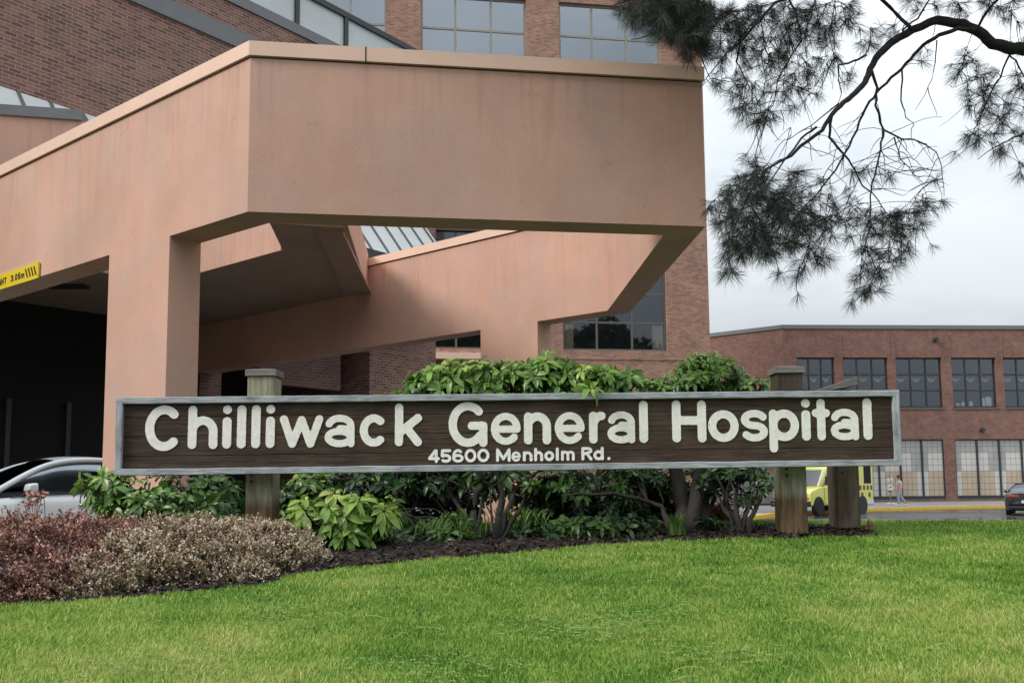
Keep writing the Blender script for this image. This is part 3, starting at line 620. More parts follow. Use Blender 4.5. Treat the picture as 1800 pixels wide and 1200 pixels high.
# entrance recess under the canopy: dark glass doors, brick piers, closing walls
def vbox(name, v0, v1, y0, y1, z0, z1, mat): mb = MB(); mb.box(v0, v1, y0, y1, z0, z1); return vpart(name, mb, mat)
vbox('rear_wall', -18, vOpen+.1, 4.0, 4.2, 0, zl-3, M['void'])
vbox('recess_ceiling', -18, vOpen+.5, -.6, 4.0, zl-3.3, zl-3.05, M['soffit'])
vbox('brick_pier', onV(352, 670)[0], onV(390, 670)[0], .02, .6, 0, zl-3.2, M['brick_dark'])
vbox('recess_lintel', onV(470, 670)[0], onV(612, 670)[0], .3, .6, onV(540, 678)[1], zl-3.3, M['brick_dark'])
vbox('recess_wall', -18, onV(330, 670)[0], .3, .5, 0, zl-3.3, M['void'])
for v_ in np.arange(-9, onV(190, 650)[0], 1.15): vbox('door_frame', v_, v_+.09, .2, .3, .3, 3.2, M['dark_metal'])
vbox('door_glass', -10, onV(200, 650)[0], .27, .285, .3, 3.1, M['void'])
mb = MB(); q = at_y(-420, 700, 14); 
mb.box(-22, -21.7, 8, 30, 0, 6); o = obj('light_closing_wall', mb, M['brick_dark'], None)  # unseen wall added to close daylight off from the recess
o.parent = hb; o.matrix_parent_inverse = Matrix.Identity(4); o.location = to_hb(Vector((0, 0, 0))); o.rotation_euler = (0, 0, -angW)

# ================================================================== far brick wing
uR = Vector((.998, .063, 0)).normalized(); nR = Vector((uR.y, -uR.x, 0)); Pw = at_y(1380, 700, 64.0); OR = Vector((Pw.x, Pw.y, 0)); angR = math.atan2(uR.y, uR.x)
wing = thing('hospital_wing', 'two storey brick wing with wide window bays across the wet drive', 'building', (OR.x, OR.y, 0), angR)
def onR(px, py):
    p = at_plane(px, py, OR, nR); return (p-OR).dot(uR), p.z
zt_ = onR(1500, 578)[1]; zw1 = onR(1600, 628)[1]; zw0 = onR(1600, 716)[1]; zg1 = onR(1600, 772)[1]; zg0 = onR(1650, 880)[1]
wb = [(1402, 1468), (1483, 1562), (1576, 1657), (1674, 1752), (1765, 1843), (1860, 1940), (1957, 2040)]
wins = [(onR(a, 670)[0], onR(b, 670)[0]) for a, b in wb]
gb = [(1400, 1492), (1508, 1661), (1681, 1838), (1860, 2020)]
gnd = [(onR(a, 825)[0], onR(b, 825)[0]) for a, b in gb]
holes = [(a, b, zw0, zw1) for a, b in wins]+[(a, b, zg0+.1, zg1) for a, b in gnd]
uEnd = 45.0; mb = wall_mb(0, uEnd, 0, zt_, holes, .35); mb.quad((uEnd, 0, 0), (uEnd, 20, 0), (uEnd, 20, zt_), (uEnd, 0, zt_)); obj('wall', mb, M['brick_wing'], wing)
# shallow vertical recess lines between bays
for (a, b), (c, d) in zip(wins[:-1], wins[1:]):
    mb = MB(); mm_ = (b+c)/2; wv = min(.75, (c-b)*.8); mb.box(mm_-wv/2, mm_-wv/2+.09, -.05, 0, zw1-.3, zt_-.35); mb.box(mm_+wv/2-.09, mm_+wv/2, -.05, 0, zw1-.3, zt_-.35); obj('brick_rib', mb, M['brick_wing'], wing)
dl2 = Vector((-.788, .616, 0)); aO = math.atan2(-dl2.y, -dl2.x)-angR
mb = MB(); mb.quad((-14, 0, 0), (0, 0, 0), (0, 0, zt_), (-14, 0, zt_)); obj('side_wall', mb, M['brick_wing'], wing, (0, 0, 0), aO)
mb = MB(); mb.box(-14, 0, -.08, .3, zt_, zt_+.28); obj('coping', mb, M['grey_metal'], wing, (0, 0, 0), aO)
mb = MB(); mb.box(-.02, uEnd, -.08, .3, zt_, zt_+.28); obj('coping', mb, M['grey_metal'], wing)
mb = MB(); mb.quad((0, .1, zt_), (uEnd, .1, zt_), (uEnd, 20, zt_), (-8, 20, zt_)); obj('roof', mb, M['roof'], wing)
glw = glass('wing_glass', .10, (.85, .88, .9), .03)
for (a, b) in wins:
    du = (b-a)/3; zz = zw1-(zw1-zw0)*.34; z3 = zw1-(zw1-zw0)*.66
    wo_ = window(wing, a, b, zw0, zw1, [a+du, a+2*du], [zz, z3], glw, M['dark_metal'], y=.2, t=.11, back=1.6)
    for k in range(3):
        vm = MB(); c0, c1 = a+du*k+.18, a+du*(k+1)-.18; nn = 10; pts = []
        for i in range(nn+1):
            u = i/nn; pts.append((c0+(c1-c0)*u, zz-.04-.46*math.sin(math.pi*u)**.6))
        for i in range(nn):
            vm.quad((pts[i][0], .5+.03*(i % 2), zz-.02-(zz-pts[i][1])*.45), (pts[i+1][0], .5+.03*((i+1) % 2), zz-.02-(zz-pts[i+1][1])*.45), (pts[i+1][0], .5+.03*((i+1) % 2), pts[i+1][1]-.02), (pts[i][0], .5+.03*(i % 2), pts[i][1]))
        obj('valance', vm, M['valance'], wo_)
    sm = MB(); sm.box(a-.05, b+.05, -.06, .2, zw0-.14, zw0); obj('sill', sm, M['bronze'], wo_)
M['tile_white'] = plain('panel_white', (.62, .61, .57), .5, var=.05, vscale=1.5); M['tile_grey'] = plain('panel_grey', (.40, .40, .385), .5, var=.08, vscale=1.5); M['tile_tan'] = plain('panel_tan', (.52, .42, .31), .5, var=.05, vscale=1.5)
pat = random.Random(4)
for bi, (a, b) in enumerate(gnd):
    nP = 4 if bi else 2; dp_ = (b-a)/nP
    for k in range(nP):
        pm = MB(); c0, c1 = a+dp_*k+.08, a+dp_*(k+1)-.04; cols, rws = 4, 9; z0_ = zg0+.35; tw = (c1-c0)/cols; thh = (zg1-.08-z0_)/rws
        pm.box(c0-.02, c1+.02, .16, .2, z0_, zg1-.05, 3)
        for r_ in range(rws):                                  # from the bottom up
            for c_ in range(cols):
                if r_ >= 7: mi = 1
                elif r_ >= 4: mi = [0, 0, 1, 1] [c_] if (k+bi) % 2 else [1, 0, 0, 0][c_]
                else: mi = (0 if (c_ == (3 if (k+bi) % 2 else 0)) else 2)
                pm.box(c0+tw*c_+.012, c0+tw*(c_+1)-.012, .145, .16, z0_+thh*r_+.012, z0_+thh*(r_+1)-.012, mi)
        obj('screen_panel', pm, [M['tile_white'], M['tile_grey'], M['tile_tan'], M['bronze']], wing)
    fm = MB(); fm.box(a, b, .02, .22, zg0+.12, zg0+.35)
    for k in range(nP+1): xx = a+dp_*k; fm.box(xx-.06, xx+.06, .05, .24, zg0+.35, zg1-.05)
    fm.box(a, b, .05, .24, zg1-.05, zg1); obj('screen_frame', fm, M['dark_metal'], wing)
for px_, py_ in ((1643, 597), (1725, 755)):
    u_, z_ = onR(px_, py_); mb = MB(); mb.lathe([(.0, -.3), (.14, -.3), (.17, -.12), (.10, 0)], (u_, 0, z_), 'Y', 12); mb.box(u_-.12, u_+.12, -.1, 0, z_-.12, z_+.12); obj('wall_lamp', mb, M['dark_metal'], wing, smooth=False)
# white things standing on the sill of the fourth window
gx = [(1687, 709, 5), (1696, 707, 7), (1710, 704, 8), (1730.5, 699, 14), (1741, 697, 16)]
nmz = ['smallest low white box at the left end of the window sill', 'second small white bottle from the left on the window sill', 'middle white box on the window sill, standing apart', 'narrow tall white box beside the widest one on the sill', 'widest and tallest white box at the right end of the sill']
for (gp, nm_) in zip(gx, nmz):
    u_, _ = onR(gp[0], 700); hgt = gp[2]*.041; wdt = .12 if gp[2] < 14 else (.17 if gp[2] == 14 else .22)
    p = OR+uR*u_-nR*.33; mb = MB(); mb.box(-wdt, wdt, -.08, .08, 0, hgt); mb.box(-wdt*.5, wdt*.5, -.05, .05, hgt, hgt+.04)
    o = obj('box', mb, M['white'], None, (p.x, p.y, zw0+.11), angR, bevel=.012); tag(o, nm_, 'box', 'white containers on the wing window sill')
# grey board fence left of the wing
fpx = [(1262, 884), (1376, 884)]; f0 = at_y(1262, 884, 57); f1 = at_y(1378, 884, 57); fence = thing('board_fence', 'weathered grey vertical board fence seen between the shrub stems', 'fence', (f0.x, f0.y, .15))
fw = f1.x-f0.x; fh = at_y(1300, 828, 57).z-.15; M['fence'] = plain('weathered_board', (.23, .225, .215), .8, var=.25, vscale=3)
mb = MB(); k = 0
while k*.2 < fw: hh = fh+random.uniform(-.05, .05); mb.box(k*.2, k*.2+.185, 0, .03, .12, hh); k += 1
obj('boards', mb, M['fence'], fence); mb = MB(); mb.box(0, fw, .03, .12, .4, .5); mb.box(0, fw, .03, .12, fh-.5, fh-.4); mb.box(0, fw, -.02, .06, 0, .12); obj('rail', mb, M['dark_metal'], fence)

# ================================================================== the sign
SL = at_y(205, 767, 6.75); SR = at_y(1580, 752, 7.0)
uS = Vector((SR.x-SL.x, SR.y-SL.y, 0)).normalized(); nS = Vector((uS.y, -uS.x, 0)); OS = Vector((SL.x, SL.y, 0)); angS = math.atan2(uS.y, uS.x)
def onS(px, py, off=0):
    p = at_plane(px, py, OS+nS*off, nS); return (p-OS).dot(uS), p.z
sign = thing('hospital_sign', 'long dark brown carved wood sign with cream lettering and grey blue frame on posts', 'sign', (OS.x, OS.y, 0), angS)
TL, TR, BL, BR = onS(207, 699), onS(1577, 686), onS(203, 836), onS(1583, 818)
M['sign_wood'] = wood('dark_brown_stained_board', [(.30, (.026, .018, .013)), (.47, (.062, .043, .032)), (.62, (.098, .070, .053)), (.8, (.15, .115, .09))], 'X', 1.3, 1.0, .8)
M['frame_wood'] = wood('weathered_blue_grey_paint', [(.30, (.10, .10, .105)), (.40, (.27, .29, .305)), (.55, (.44, .465, .49)), (.75, (.62, .64, .655))], 'X', 2.5, .8, .8, 10)
M['frame_wood_v'] = wood('weathered_blue_grey_paint_v', [(.30, (.10, .10, .105)), (.40, (.27, .29, .305)), (.55, (.44, .465, .49)), (.75, (.62, .64, .655))], 'Z', 2.5, .8, .8, 10)
M['cream'] = plain('chipped_cream_paint', (.92, .90, .82), .75, var=.10, vscale=22, bump=.5, bscale=90)
FW = .048
mcr = M['cream']; ncr = mcr.node_tree; bcr = ncr.nodes['Principled BSDF']; src_ = bcr.inputs['Base Color'].links[0].from_socket
gcr = nd(ncr, 'ShaderNodeNewGeometry'); tcr = nd(ncr, 'ShaderNodeTexNoise', {'Scale': 26.0, 'Detail': 6.0, 'Roughness': .75}); ncr.links.new(gcr.outputs['Position'], tcr.inputs[0]); rcr = nd(ncr, 'ShaderNodeMapRange', {'From Min': .655, 'From Max': .69}); ncr.links.new(tcr.outputs[0], rcr.inputs[0])
xcr = nd(ncr, 'ShaderNodeMix', data_type='RGBA'); ncr.links.new(rcr.outputs[0], xcr.inputs[0]); ncr.links.new(src_, xcr.inputs[6]); xcr.inputs[7].default_value = (.22, .17, .13, 1); ncr.links.new(xcr.outputs[2], bcr.inputs['Base Color'])
def lerp2(a, b, t): return (a[0]+(b[0]-a[0])*t, a[1]+(b[1]-a[1])*t)
# board of five planks following the slight lean of the frame
for k in range(4):
    t0, t1 = k/4, (k+1)/4
    a, b = lerp2(BL, TL, t0), lerp2(BR, TR, t0); c, d = lerp2(BR, TR, t1), lerp2(BL, TL, t1)
    mb = MB(); g_ = .0022; yy = 0.0+random.uniform(-.001, .001)
    vs = [(a[0]+.01, yy, a[1]+g_), (b[0]-.01, yy, b[1]+g_), (c[0]-.01, yy, c[1]-g_), (d[0]+.01, yy, d[1]-g_)]
    mb.add(vs+[(p[0], .04, p[2]) for p in vs], [(0, 1, 2, 3), (7, 6, 5, 4), (0, 4, 5, 1), (1, 5, 6, 2), (2, 6, 7, 3), (3, 7, 4, 0)]); obj('board', mb, M['sign_wood'], sign)
def rail(a, b, w0, vert, name='frame'):
    """a,b = outer edge ends; inner edge displaced by w0 (u,z); wavy chipped inner edge"""
    mb = MB(); N = 90; L_ = math.dist(a, b); sd_ = random.uniform(0, 99); rows_ = []
    for i in range(N+1):
        t = i/N; p = lerp2(a, b, t); wv = .0035*noise.noise(Vector((t*L_*4+sd_, 0, 0)))+.0022*noise.noise(Vector((t*L_*22+sd_, 5, 0))); wo2 = .0018*noise.noise(Vector((t*L_*16+sd_, 9, 0)))
        le = math.hypot(*w0); ux, uz = w0[0]/le, w0[1]/le
        po = (p[0]+ux*wo2, p[1]+uz*wo2); pi_ = (p[0]+ux*(le+wv), p[1]+uz*(le+wv))
        rows_.append([(po[0], .055, po[1]), (po[0], -.030, po[1]), (po[0]+ux*.004, -.034, po[1]+uz*.004), (pi_[0]-ux*.004, -.034, pi_[1]-uz*.004), (pi_[0], -.030, pi_[1]), (pi_[0], .02, pi_[1])])
    vs = [v for r_ in rows_ for v in r_]; fs = [(i*6+k, i*6+k+1, (i+1)*6+k+1, (i+1)*6+k) for i in range(N) for k in range(5)]
    fs += [tuple(range(6)), tuple(N*6+k for k in range(6))]; mb.add(vs, fs); return obj(name, mb, M['frame_wood_v' if vert else 'frame_wood'], sign)
rail(TL, TR, (0, -FW), 0); rail(BL, BR, (0, FW), 0); rail((BL[0]+.0005, BL[1]+FW*.9), (TL[0]+.0005, TL[1]-FW*.9), (FW, 0), 1); rail((BR[0]-.0005, BR[1]+FW*.9), (TR[0]-.0005, TR[1]-FW*.9), (-FW, 0), 1)
mb = MB(); mb.add([(BL[0]+.01, .0405, BL[1]+.01), (BR[0]-.01, .0405, BR[1]+.01), (TR[0]-.01, .0405, TR[1]-.01), (TL[0]+.01, .0405, TL[1]-.01), (BL[0]+.01, .05, BL[1]+.01), (BR[0]-.01, .05, BR[1]+.01), (TR[0]-.01, .05, TR[1]-.01), (TL[0]+.01, .05, TL[1]-.01)], [(0, 1, 2, 3), (7, 6, 5, 4), (0, 4, 5, 1), (1, 5, 6, 2), (2, 6, 7, 3), (3, 7, 4, 0)]); obj('gap_light_block', mb, M['dark_metal'], sign)  # dark sheet added behind the planks to keep light out of the gaps
# lettering: (char, left px, right px); cap top and baseline follow two lines in the photo
big = [('C', 253.8, 320.3), ('h', 329.4, 381.6), ('i', 390, 406), ('l', 415.8, 431.4), ('l', 441, 457), ('i', 466.6, 482.2), ('w', 491, 567.4), ('a', 570.6, 623), ('c', 632, 681.6), ('k', 693.9, 741.5),
       ('G', 788.3, 856.8), ('e', 862.9, 915.4), ('n', 921.2, 968.9), ('e', 975.5, 1028.1), ('r', 1035.9, 1065.7), ('a', 1068.6, 1116.8), ('l', 1124, 1140),
       ('H', 1182.3, 1242.2), ('o', 1245.7, 1299.3), ('s', 1303.7, 1350.5), ('p', 1353.2, 1405.5), ('i', 1410.4, 1426), ('t', 1429, 1460.8), ('a', 1462, 1510.6), ('l', 1517.4, 1535.7)]
def place(ch, x0, x1, cap, base, rpx, name, tall=0, wob=.004):
    yb = base; yt = cap
    a = onS(x0, yb, .006); b_ = onS(x1, yb, .006); c_ = onS(x0, yt, .006)
    w_ = b_[0]-a[0]; h_ = c_[1]-a[1]; px2m = h_/(yb-yt); r_ = rpx*px2m; ex = 0
    mbx = letter_mesh(ch, w_, h_+ex, r_, h_*.755, h_*.27 if ch == 'p' else 0, .006, wob)
    o = obj(name, mbx, M['cream'], sign, (a[0], -.006, a[1])); o.rotation_euler = (0, .004, 0)
for ch_, x0, x1 in big:
    t = (x0-330)/(1520-330); base = 788.8+(772.6-788.8)*t; cap = 712.8+(699.6-712.8)*t
    if ch_ in 'CG': base += 2.5; cap -= 1.5
    place(ch_, x0, x1, cap, base, {'a': 6.2, 'e': 6.3, 's': 6.5, 'w': 6.9, 'o': 7.1, 'G': 7.3, 'p': 7.2, 'n': 7.4, 'r': 7.4, 'k': 7.2, 'c': 7.0, 't': 7.2, 'H': 7.6, 'h': 7.5}.get(ch_, 7.7), 'letter', wob=.0022)
small = [('4', 752.2, 773), ('5', 773.9, 793.2), ('6', 795, 814.9), ('0', 816.6, 837.5), ('0', 838.9, 860.3), ('M', 872, 897.7), ('e', 899, 915.6), ('n', 919.2, 936.2), ('h', 939, 954.8), ('o', 957, 974.2), ('l', 977, 982.6), ('m', 986.4, 1010.4), ('R', 1022.2, 1041.5), ('d', 1043.3, 1061.5), ('.', 1067.8, 1073.2)]
for ch_, x0, x1 in small:
    t = (x0-752)/(1073-752); base = 813.2+(808.0-813.2)*t; cap = 789.5+(784.5-789.5)*t
    place(ch_, x0, x1, cap, base, {'e': 2.15, 'm': 2.4, '6': 2.5, 'R': 2.5, '.': 2.7}.get(ch_, 2.6), 'letter', wob=.0008)
# posts
M['post_wood'] = wood('green_tinged_post', [(.25, (.10, .085, .045)), (.45, (.22, .20, .12)), (.6, (.31, .30, .20)), (.8, (.40, .38, .28))], 'Z', 1.6, .6, .8, 9)
M['post_low'] = M['post_wood']
m, n, b = new_mat('stained_post'); b.inputs['Roughness'].default_value = .8; b.inputs['Specular IOR Level'].default_value = .2
co = nd(n, 'ShaderNodeTexCoord'); mpn = nd(n, 'ShaderNodeMapping'); mpn.inputs['Scale'].default_value = (16, 16, 1.6); n.links.new(co.outputs['Object'], mpn.inputs[0])
t = nd(n, 'ShaderNodeTexNoise', {'Scale': 2.0, 'Detail': 8.0, 'Roughness': .65, 'Distortion': .5}); n.links.new(mpn.outputs[0], t.inputs[0])
r = ramp(n, [(.3, (.16, .145, .09)), (.5, (.32, .31, .215)), (.7, (.47, .46, .345))]); n.links.new(t.outputs[0], r.inputs[0])
r2 = ramp(n, [(.3, (.055, .04, .02)), (.5, (.15, .10, .055)), (.7, (.26, .18, .11))]); n.links.new(t.outputs[0], r2.inputs[0])
sp = nd(n, 'ShaderNodeSeparateXYZ'); n.links.new(co.outputs['Object'], sp.inputs[0]); t2 = nd(n, 'ShaderNodeTexNoise', {'Scale': 7.0, 'Detail': 5.0}); n.links.new(co.outputs['Object'], t2.inputs[0])
a1 = nd(n, 'ShaderNodeMath', operation='MULTIPLY_ADD'); a1.inputs[1].default_value = .14; n.links.new(t2.outputs[0], a1.inputs[0]); n.links.new(sp.outputs[2], a1.inputs[2])
mr = nd(n, 'ShaderNodeMapRange', {'From Min': .49, 'From Max': .57}); n.links.new(a1.outputs[0], mr.inputs[0])
mc = nd(n, 'ShaderNodeMix', data_type='RGBA'); n.links.new(mr.outputs[0], mc.inputs[0]); n.links.new(r2.outputs[0], mc.inputs[6]); n.links.new(r.outputs[0], mc.inputs[7]); n.links.new(mc.outputs[2], b.inputs['Base Color'])
bp = nd(n, 'ShaderNodeBump', {'Strength': .8, 'Distance': .01}); n.links.new(t.outputs[0], bp.inputs['Height']); n.links.new(bp.outputs[0], b.inputs['Normal']); M['post'] = m
M['cap_wood'] = wood('weathered_cap', [(.3, (.10, .09, .08)), (.6, (.24, .22, .20)), (.8, (.34, .32, .29))], 'X', 3, .8, .8, 10)
M['post_dark'] = wood('dark_weathered_post', [(.3, (.05, .035, .025)), (.5, (.15, .115, .085)), (.7, (.30, .25, .195))], 'Z', 1.6, .7, .85, 10)
M['post_top'] = wood('dark_post_top', [(.3, (.035, .025, .02)), (.55, (.085, .065, .05)), (.8, (.15, .12, .095))], 'Z', 1.6, .7, .85, 10)
def post(pxl, pxr, pytop, y, depth, label_, capk='pyramid', mat='post', topmat=None):
    a = at_y(pxl, 900, y); b_ = at_y(pxr, 900, y); wd_ = b_.x-a.x; zt2 = at_y((pxl+pxr)/2, pytop, y).z; zb = float(lawn_z(a.x, y))-.15
    L0 = zt2-zb-.07 if capk == 'pyramid' else zt2-zb-.1
    o_ = thing('post_tmp', '', '', (0, 0, 0)); bpy.data.objects.remove(o_)
    zc_ = L0-.55 if topmat else L0
    mb = MB(); mb.box(0, wd_, 0, depth, 0, zc_)
    p_ = obj('post', mb, M[mat], sign, None, None, bevel=.006); d = Vector((a.x, y, 0))-OS; p_.location = (d.dot(uS), d.dot(-nS), zb); p_.rotation_euler = (0, 0, -angS)
    if topmat: tm_ = MB(); tm_.box(.001, wd_-.001, .001, depth-.001, zc_, L0); obj('post_top', tm_, M[topmat], p_)
    cm = MB(); e = .016
    if capk == 'pyramid':
        cm.add([(-e, -e, 0), (wd_+e, -e, 0), (wd_+e, depth+e, 0), (-e, depth+e, 0), (-e, -e, .05), (wd_+e, -e, .05), (wd_+e, depth+e, .05), (-e, depth+e, .05), (wd_*.2, depth*.25, .062), (wd_*.8, depth*.25, .062), (wd_*.8, depth*.75, .062), (wd_*.2, depth*.75, .062)],
               [(0, 3, 2, 1), (0, 1, 5, 4), (1, 2, 6, 5), (2, 3, 7, 6), (3, 0, 4, 7), (4, 5, 9, 8), (5, 6, 10, 9), (6, 7, 11, 10), (7, 4, 8, 11), (8, 9, 10, 11)])
    else:
        cm.add([(-e-.09, -e, -.03), (wd_+e, -e, .03), (wd_+e, depth+e, .03), (-e-.09, depth+e, -.03), (-e-.09, -e, 0.0), (wd_+e, -e, .10), (wd_+e, depth+e, .10), (-e-.09, depth+e, 0.0)],
               [(0, 3, 2, 1), (4, 5, 6, 7), (0, 1, 5, 4), (1, 2, 6, 5), (2, 3, 7, 6), (3, 0, 4, 7)])
    obj('post_cap', cm, M['cap_wood'], p_, (0, 0, L0+.001), bevel=.004)
    # bolt heads
    for q in (.32, .27):
        bm_ = MB(); bm_.lathe([(.012, -.004), (.012, .002)], (wd_*.22, 0, .55+q-.2), 'Y', 10); obj('bolt', bm_, M['dark_metal'], p_)
    return p_
post(430.5, 478.5, 645, 6.92, .22, 'left')
post(1375, 1420, 640, 7.10, .20, 'right', topmat='post_top')
post(1474, 1513, 662, 7.38, .24, 'rear', 'slant', 'post_dark')

# splintered stump right of the posts
mb = MB(); p0 = at_y(1527, 941, 7.4)
for k in range(16):
    x_ = random.uniform(-.055, .055); y_ = random.uniform(-.04, .04); hh = .10*max(.25, 1-abs(x_)/.07)*random.uniform(.6, 1.1)
    mb.tube([(x_*1.5, y_*1.4, -.02), (x_*1.1, y_, hh*.5), (x_*.8+random.uniform(-.01, .01), y_*.7, hh)], [.018, .012, .003], 4)
M['stump'] = plain('torn_wood', (.19, .10, .06), .85, var=.35, vscale=30)
o = obj('tree_stump', mb, M['stump'], None, (p0.x, p0.y, float(lawn_z(p0.x, p0.y)))); tag(o, 'small torn reddish brown stump in the grass right of the sign posts', 'stump')

# ================================================================== vehicles
def interp(st, x):
    xs = [s[0] for s in st]; x = max(xs[0], min(xs[-1], x)); i = 0
    while i < len(xs)-2 and x > xs[i+1]: i += 1
    t = (x-xs[i])/(xs[i+1]-xs[i]); p0, p1, p2, p3 = st[max(i-1, 0)], st[i], st[i+1], st[min(i+2, len(xs)-1)]; out = []
    for k in range(1, len(p1)):
        m0 = (p2[k]-p0[k])/max(p2[0]-p0[0], 1e-6)*(p2[0]-p1[0]); m1q = (p3[k]-p1[k])/max(p3[0]-p1[0], 1e-6)*(p2[0]-p1[0])
        out.append((2*t**3-3*t*t+1)*p1[k]+(t**3-2*t*t+t)*m0+(-2*t**3+3*t*t)*p2[k]+(t**3-t*t)*m1q)
    return out
def wheel(parent, x, y, r=.33, wd_=.2, rim='M'):
    s = 1 if y > 0 else -1
    mb = MB(); mb.lathe([(r*.62, -wd_/2), (r*.92, -wd_/2), (r, -wd_/2+.03), (r, wd_/2-.03), (r*.92, wd_/2), (r*.62, wd_/2)], (0, 0, 0), 'Y', 28)
    wobj = obj('wheel', mb, M['tyre'], parent, (x, y, r), smooth=False)
    rm = MB(); rm.lathe([(r*.62, -.02), (r*.62, wd_/2-.01), (r*.56, wd_/2-.03), (r*.15, wd_/2-.05), (.01, wd_/2-.03)], (0, 0, 0), 'Y', 20)
    for k in range(5):
        a = 2*math.pi*k/5; ca, sa = math.cos(a), math.sin(a); q = r*.6; yy_ = wd_/2-.02
        rm.add([(ca*.05-sa*.03, yy_, sa*.05+ca*.03), (ca*q-sa*.045, yy_, sa*q+ca*.045), (ca*q+sa*.045, yy_, sa*q-ca*.045), (ca*.05+sa*.03, yy_, sa*.05-ca*.03)], [(0, 1, 2, 3)])
    ro = obj('rim', rm, M['rim'], wobj); ro.rotation_euler = (0, 0, 0 if s > 0 else math.pi)
M['tyre'] = plain('tyre_rubber', (.02, .02, .02), .85); M['rim'] = plain('alloy_rim', (.45, .46, .47), .3, metal=.8); M['chrome'] = plain('chrome', (.6, .6, .6), .15, metal=1)
M['trim_black'] = plain('black_trim', (.02, .02, .02), .5); M['lamp_red'] = plain('red_lamp_lens', (.35, .05, .03), .2, coat=.6); M['lamp_clear'] = plain('clear_lamp_lens', (.6, .6, .6), .1, coat=1)
M['plate'] = plain('licence_plate', (.6, .62, .66), .4); M['cabin'] = plain('cabin_dark', (.02, .02, .022), .8)
def car(name, label_, paint, loc, rotz, st, gh, win, W=.90, wheels=(1.38, -1.35), seats=True, rear_red=True):
    """st: (x, z_sill, z_shoulder, halfwidth); gh: (x, z_roof, halfwidth_roof); nose at +x"""
    t = thing(name, label_, 'car', loc, rotz)
    x0, x1 = st[0][0], st[-1][0]; N = 64; sec = []
    for i in range(N+1):
        x_ = x0+(x1-x0)*i/N; zs_, zt2, hw = interp(st, x_)
        dz = zt2-zs_
        prof = [(0, zs_), (hw*.80, zs_), (hw*.93, zs_+dz*.05), (hw*.985, zs_+dz*.22), (hw, zs_+dz*.48), (hw*.985, zs_+dz*.70), (hw*.955, zs_+dz*.86), (hw*.90, zs_+dz*.965), (hw*.78, zt2), (hw*.4, zt2+.025), (0, zt2+.032)]
        # wheel arches
        pts = []
        for (yy_, zz_) in prof:
            for wx in wheels:
                rr = .37; dx_ = abs(x_-wx)
                if dx_ < rr and yy_ > hw*.7:
                    za_ = .33+math.sqrt(rr*rr-dx_*dx_)
                    if zz_ < za_: zz_ = za_ if zz_ > zs_+dz*.3 else za_-.001
            pts.append((yy_, min(zz_, zt2+.04)))
        sec.append([(x_, -a, b_) for a, b_ in pts[::-1]]+[(x_, a, b_) for a, b_ in pts[1:]])
    mb = MB(); n_p = len(sec[0]); mb.add([v for s in sec for v in s], [(i*n_p+k, i*n_p+k+1, (i+1)*n_p+k+1, (i+1)*n_p+k) for i in range(N) for k in range(n_p-1)]+[tuple(range(n_p)), tuple(N*n_p+k for k in range(n_p))])
    body = obj('body', mb, paint, t, smooth=True)
    # roof shell and pillars: (x, z, halfwidth) outline of the greenhouse as solid strips, glass inside
    gx0, gx1 = gh[0][0], gh[-1][0]; NG = 44; top = []; bot = []
    for i in range(NG+1):
        x_ = gx0+(gx1-gx0)*i/NG; zr, hr = interp(gh, x_); top.append((x_, hr, zr))
    def belt(x_): zs_, zt2, hw = interp(st, x_); return (hw*.90, zt2-.03*0)
    # glass skin
    gm = MB(); secs = []
    for (x_, hr, zr) in top:
        hb_, zb_ = belt(x_); zb_ -= .03; zr_ = max(zr-.012, zb_+.002)
        hr2 = hb_+(hr-hb_)*min(1, (zr_-zb_)/.42); half = [(hb_-.012, zb_), (hb_+(hr2-hb_)*.5-.008, zb_+(zr_-zb_)*.5), (hr2-.012, zr_-.03*min(1, (zr_-zb_)/.3)), (hr2*.80, zr_), (hr2*.4, zr_+.02), (0, zr_+.027)]
        secs.append([(x_, -a, b_) for a, b_ in half]+[(x_, a, b_) for a, b_ in half[::-1][1:]])
    n_g = len(secs[0]); gm.add([v for s in secs for v in s], [(i*n_g+k, i*n_g+k+1, (i+1)*n_g+k+1, (i+1)*n_g+k) for i in range(NG) for k in range(n_g-1)])
    obj('window', gm, M['glass_car'], t, smooth=True)
    # painted roof panel = same skin pushed out, only between the pillars' tops
    rm = MB(); sr = []
    for (x_, hr, zr) in top:
        if not (win[1]-.1 <= x_ <= win[2]+.1): continue
        hb_, zb_ = belt(x_); zb_ -= .03; hr2 = hb_+(hr-hb_)*min(1, (zr-zb_)/.42)
        half = [(hr2+.004, zr-.055), (hr2-.004, zr-.02), (hr2*.80, zr), (hr2*.4, zr+.02), (0, zr+.028)]
        sr.append([(x_, -a, b_) for a, b_ in half]+[(x_, a, b_) for a, b_ in half[::-1][1:]])
    n_r = len(sr[0]); rm.add([v for s in sr for v in s], [(i*n_r+k, i*n_r+k+1, (i+1)*n_r+k+1, (i+1)*n_r+k) for i in range(len(sr)-1) for k in range(n_r-1)]); obj('roof', rm, paint, t, smooth=True)
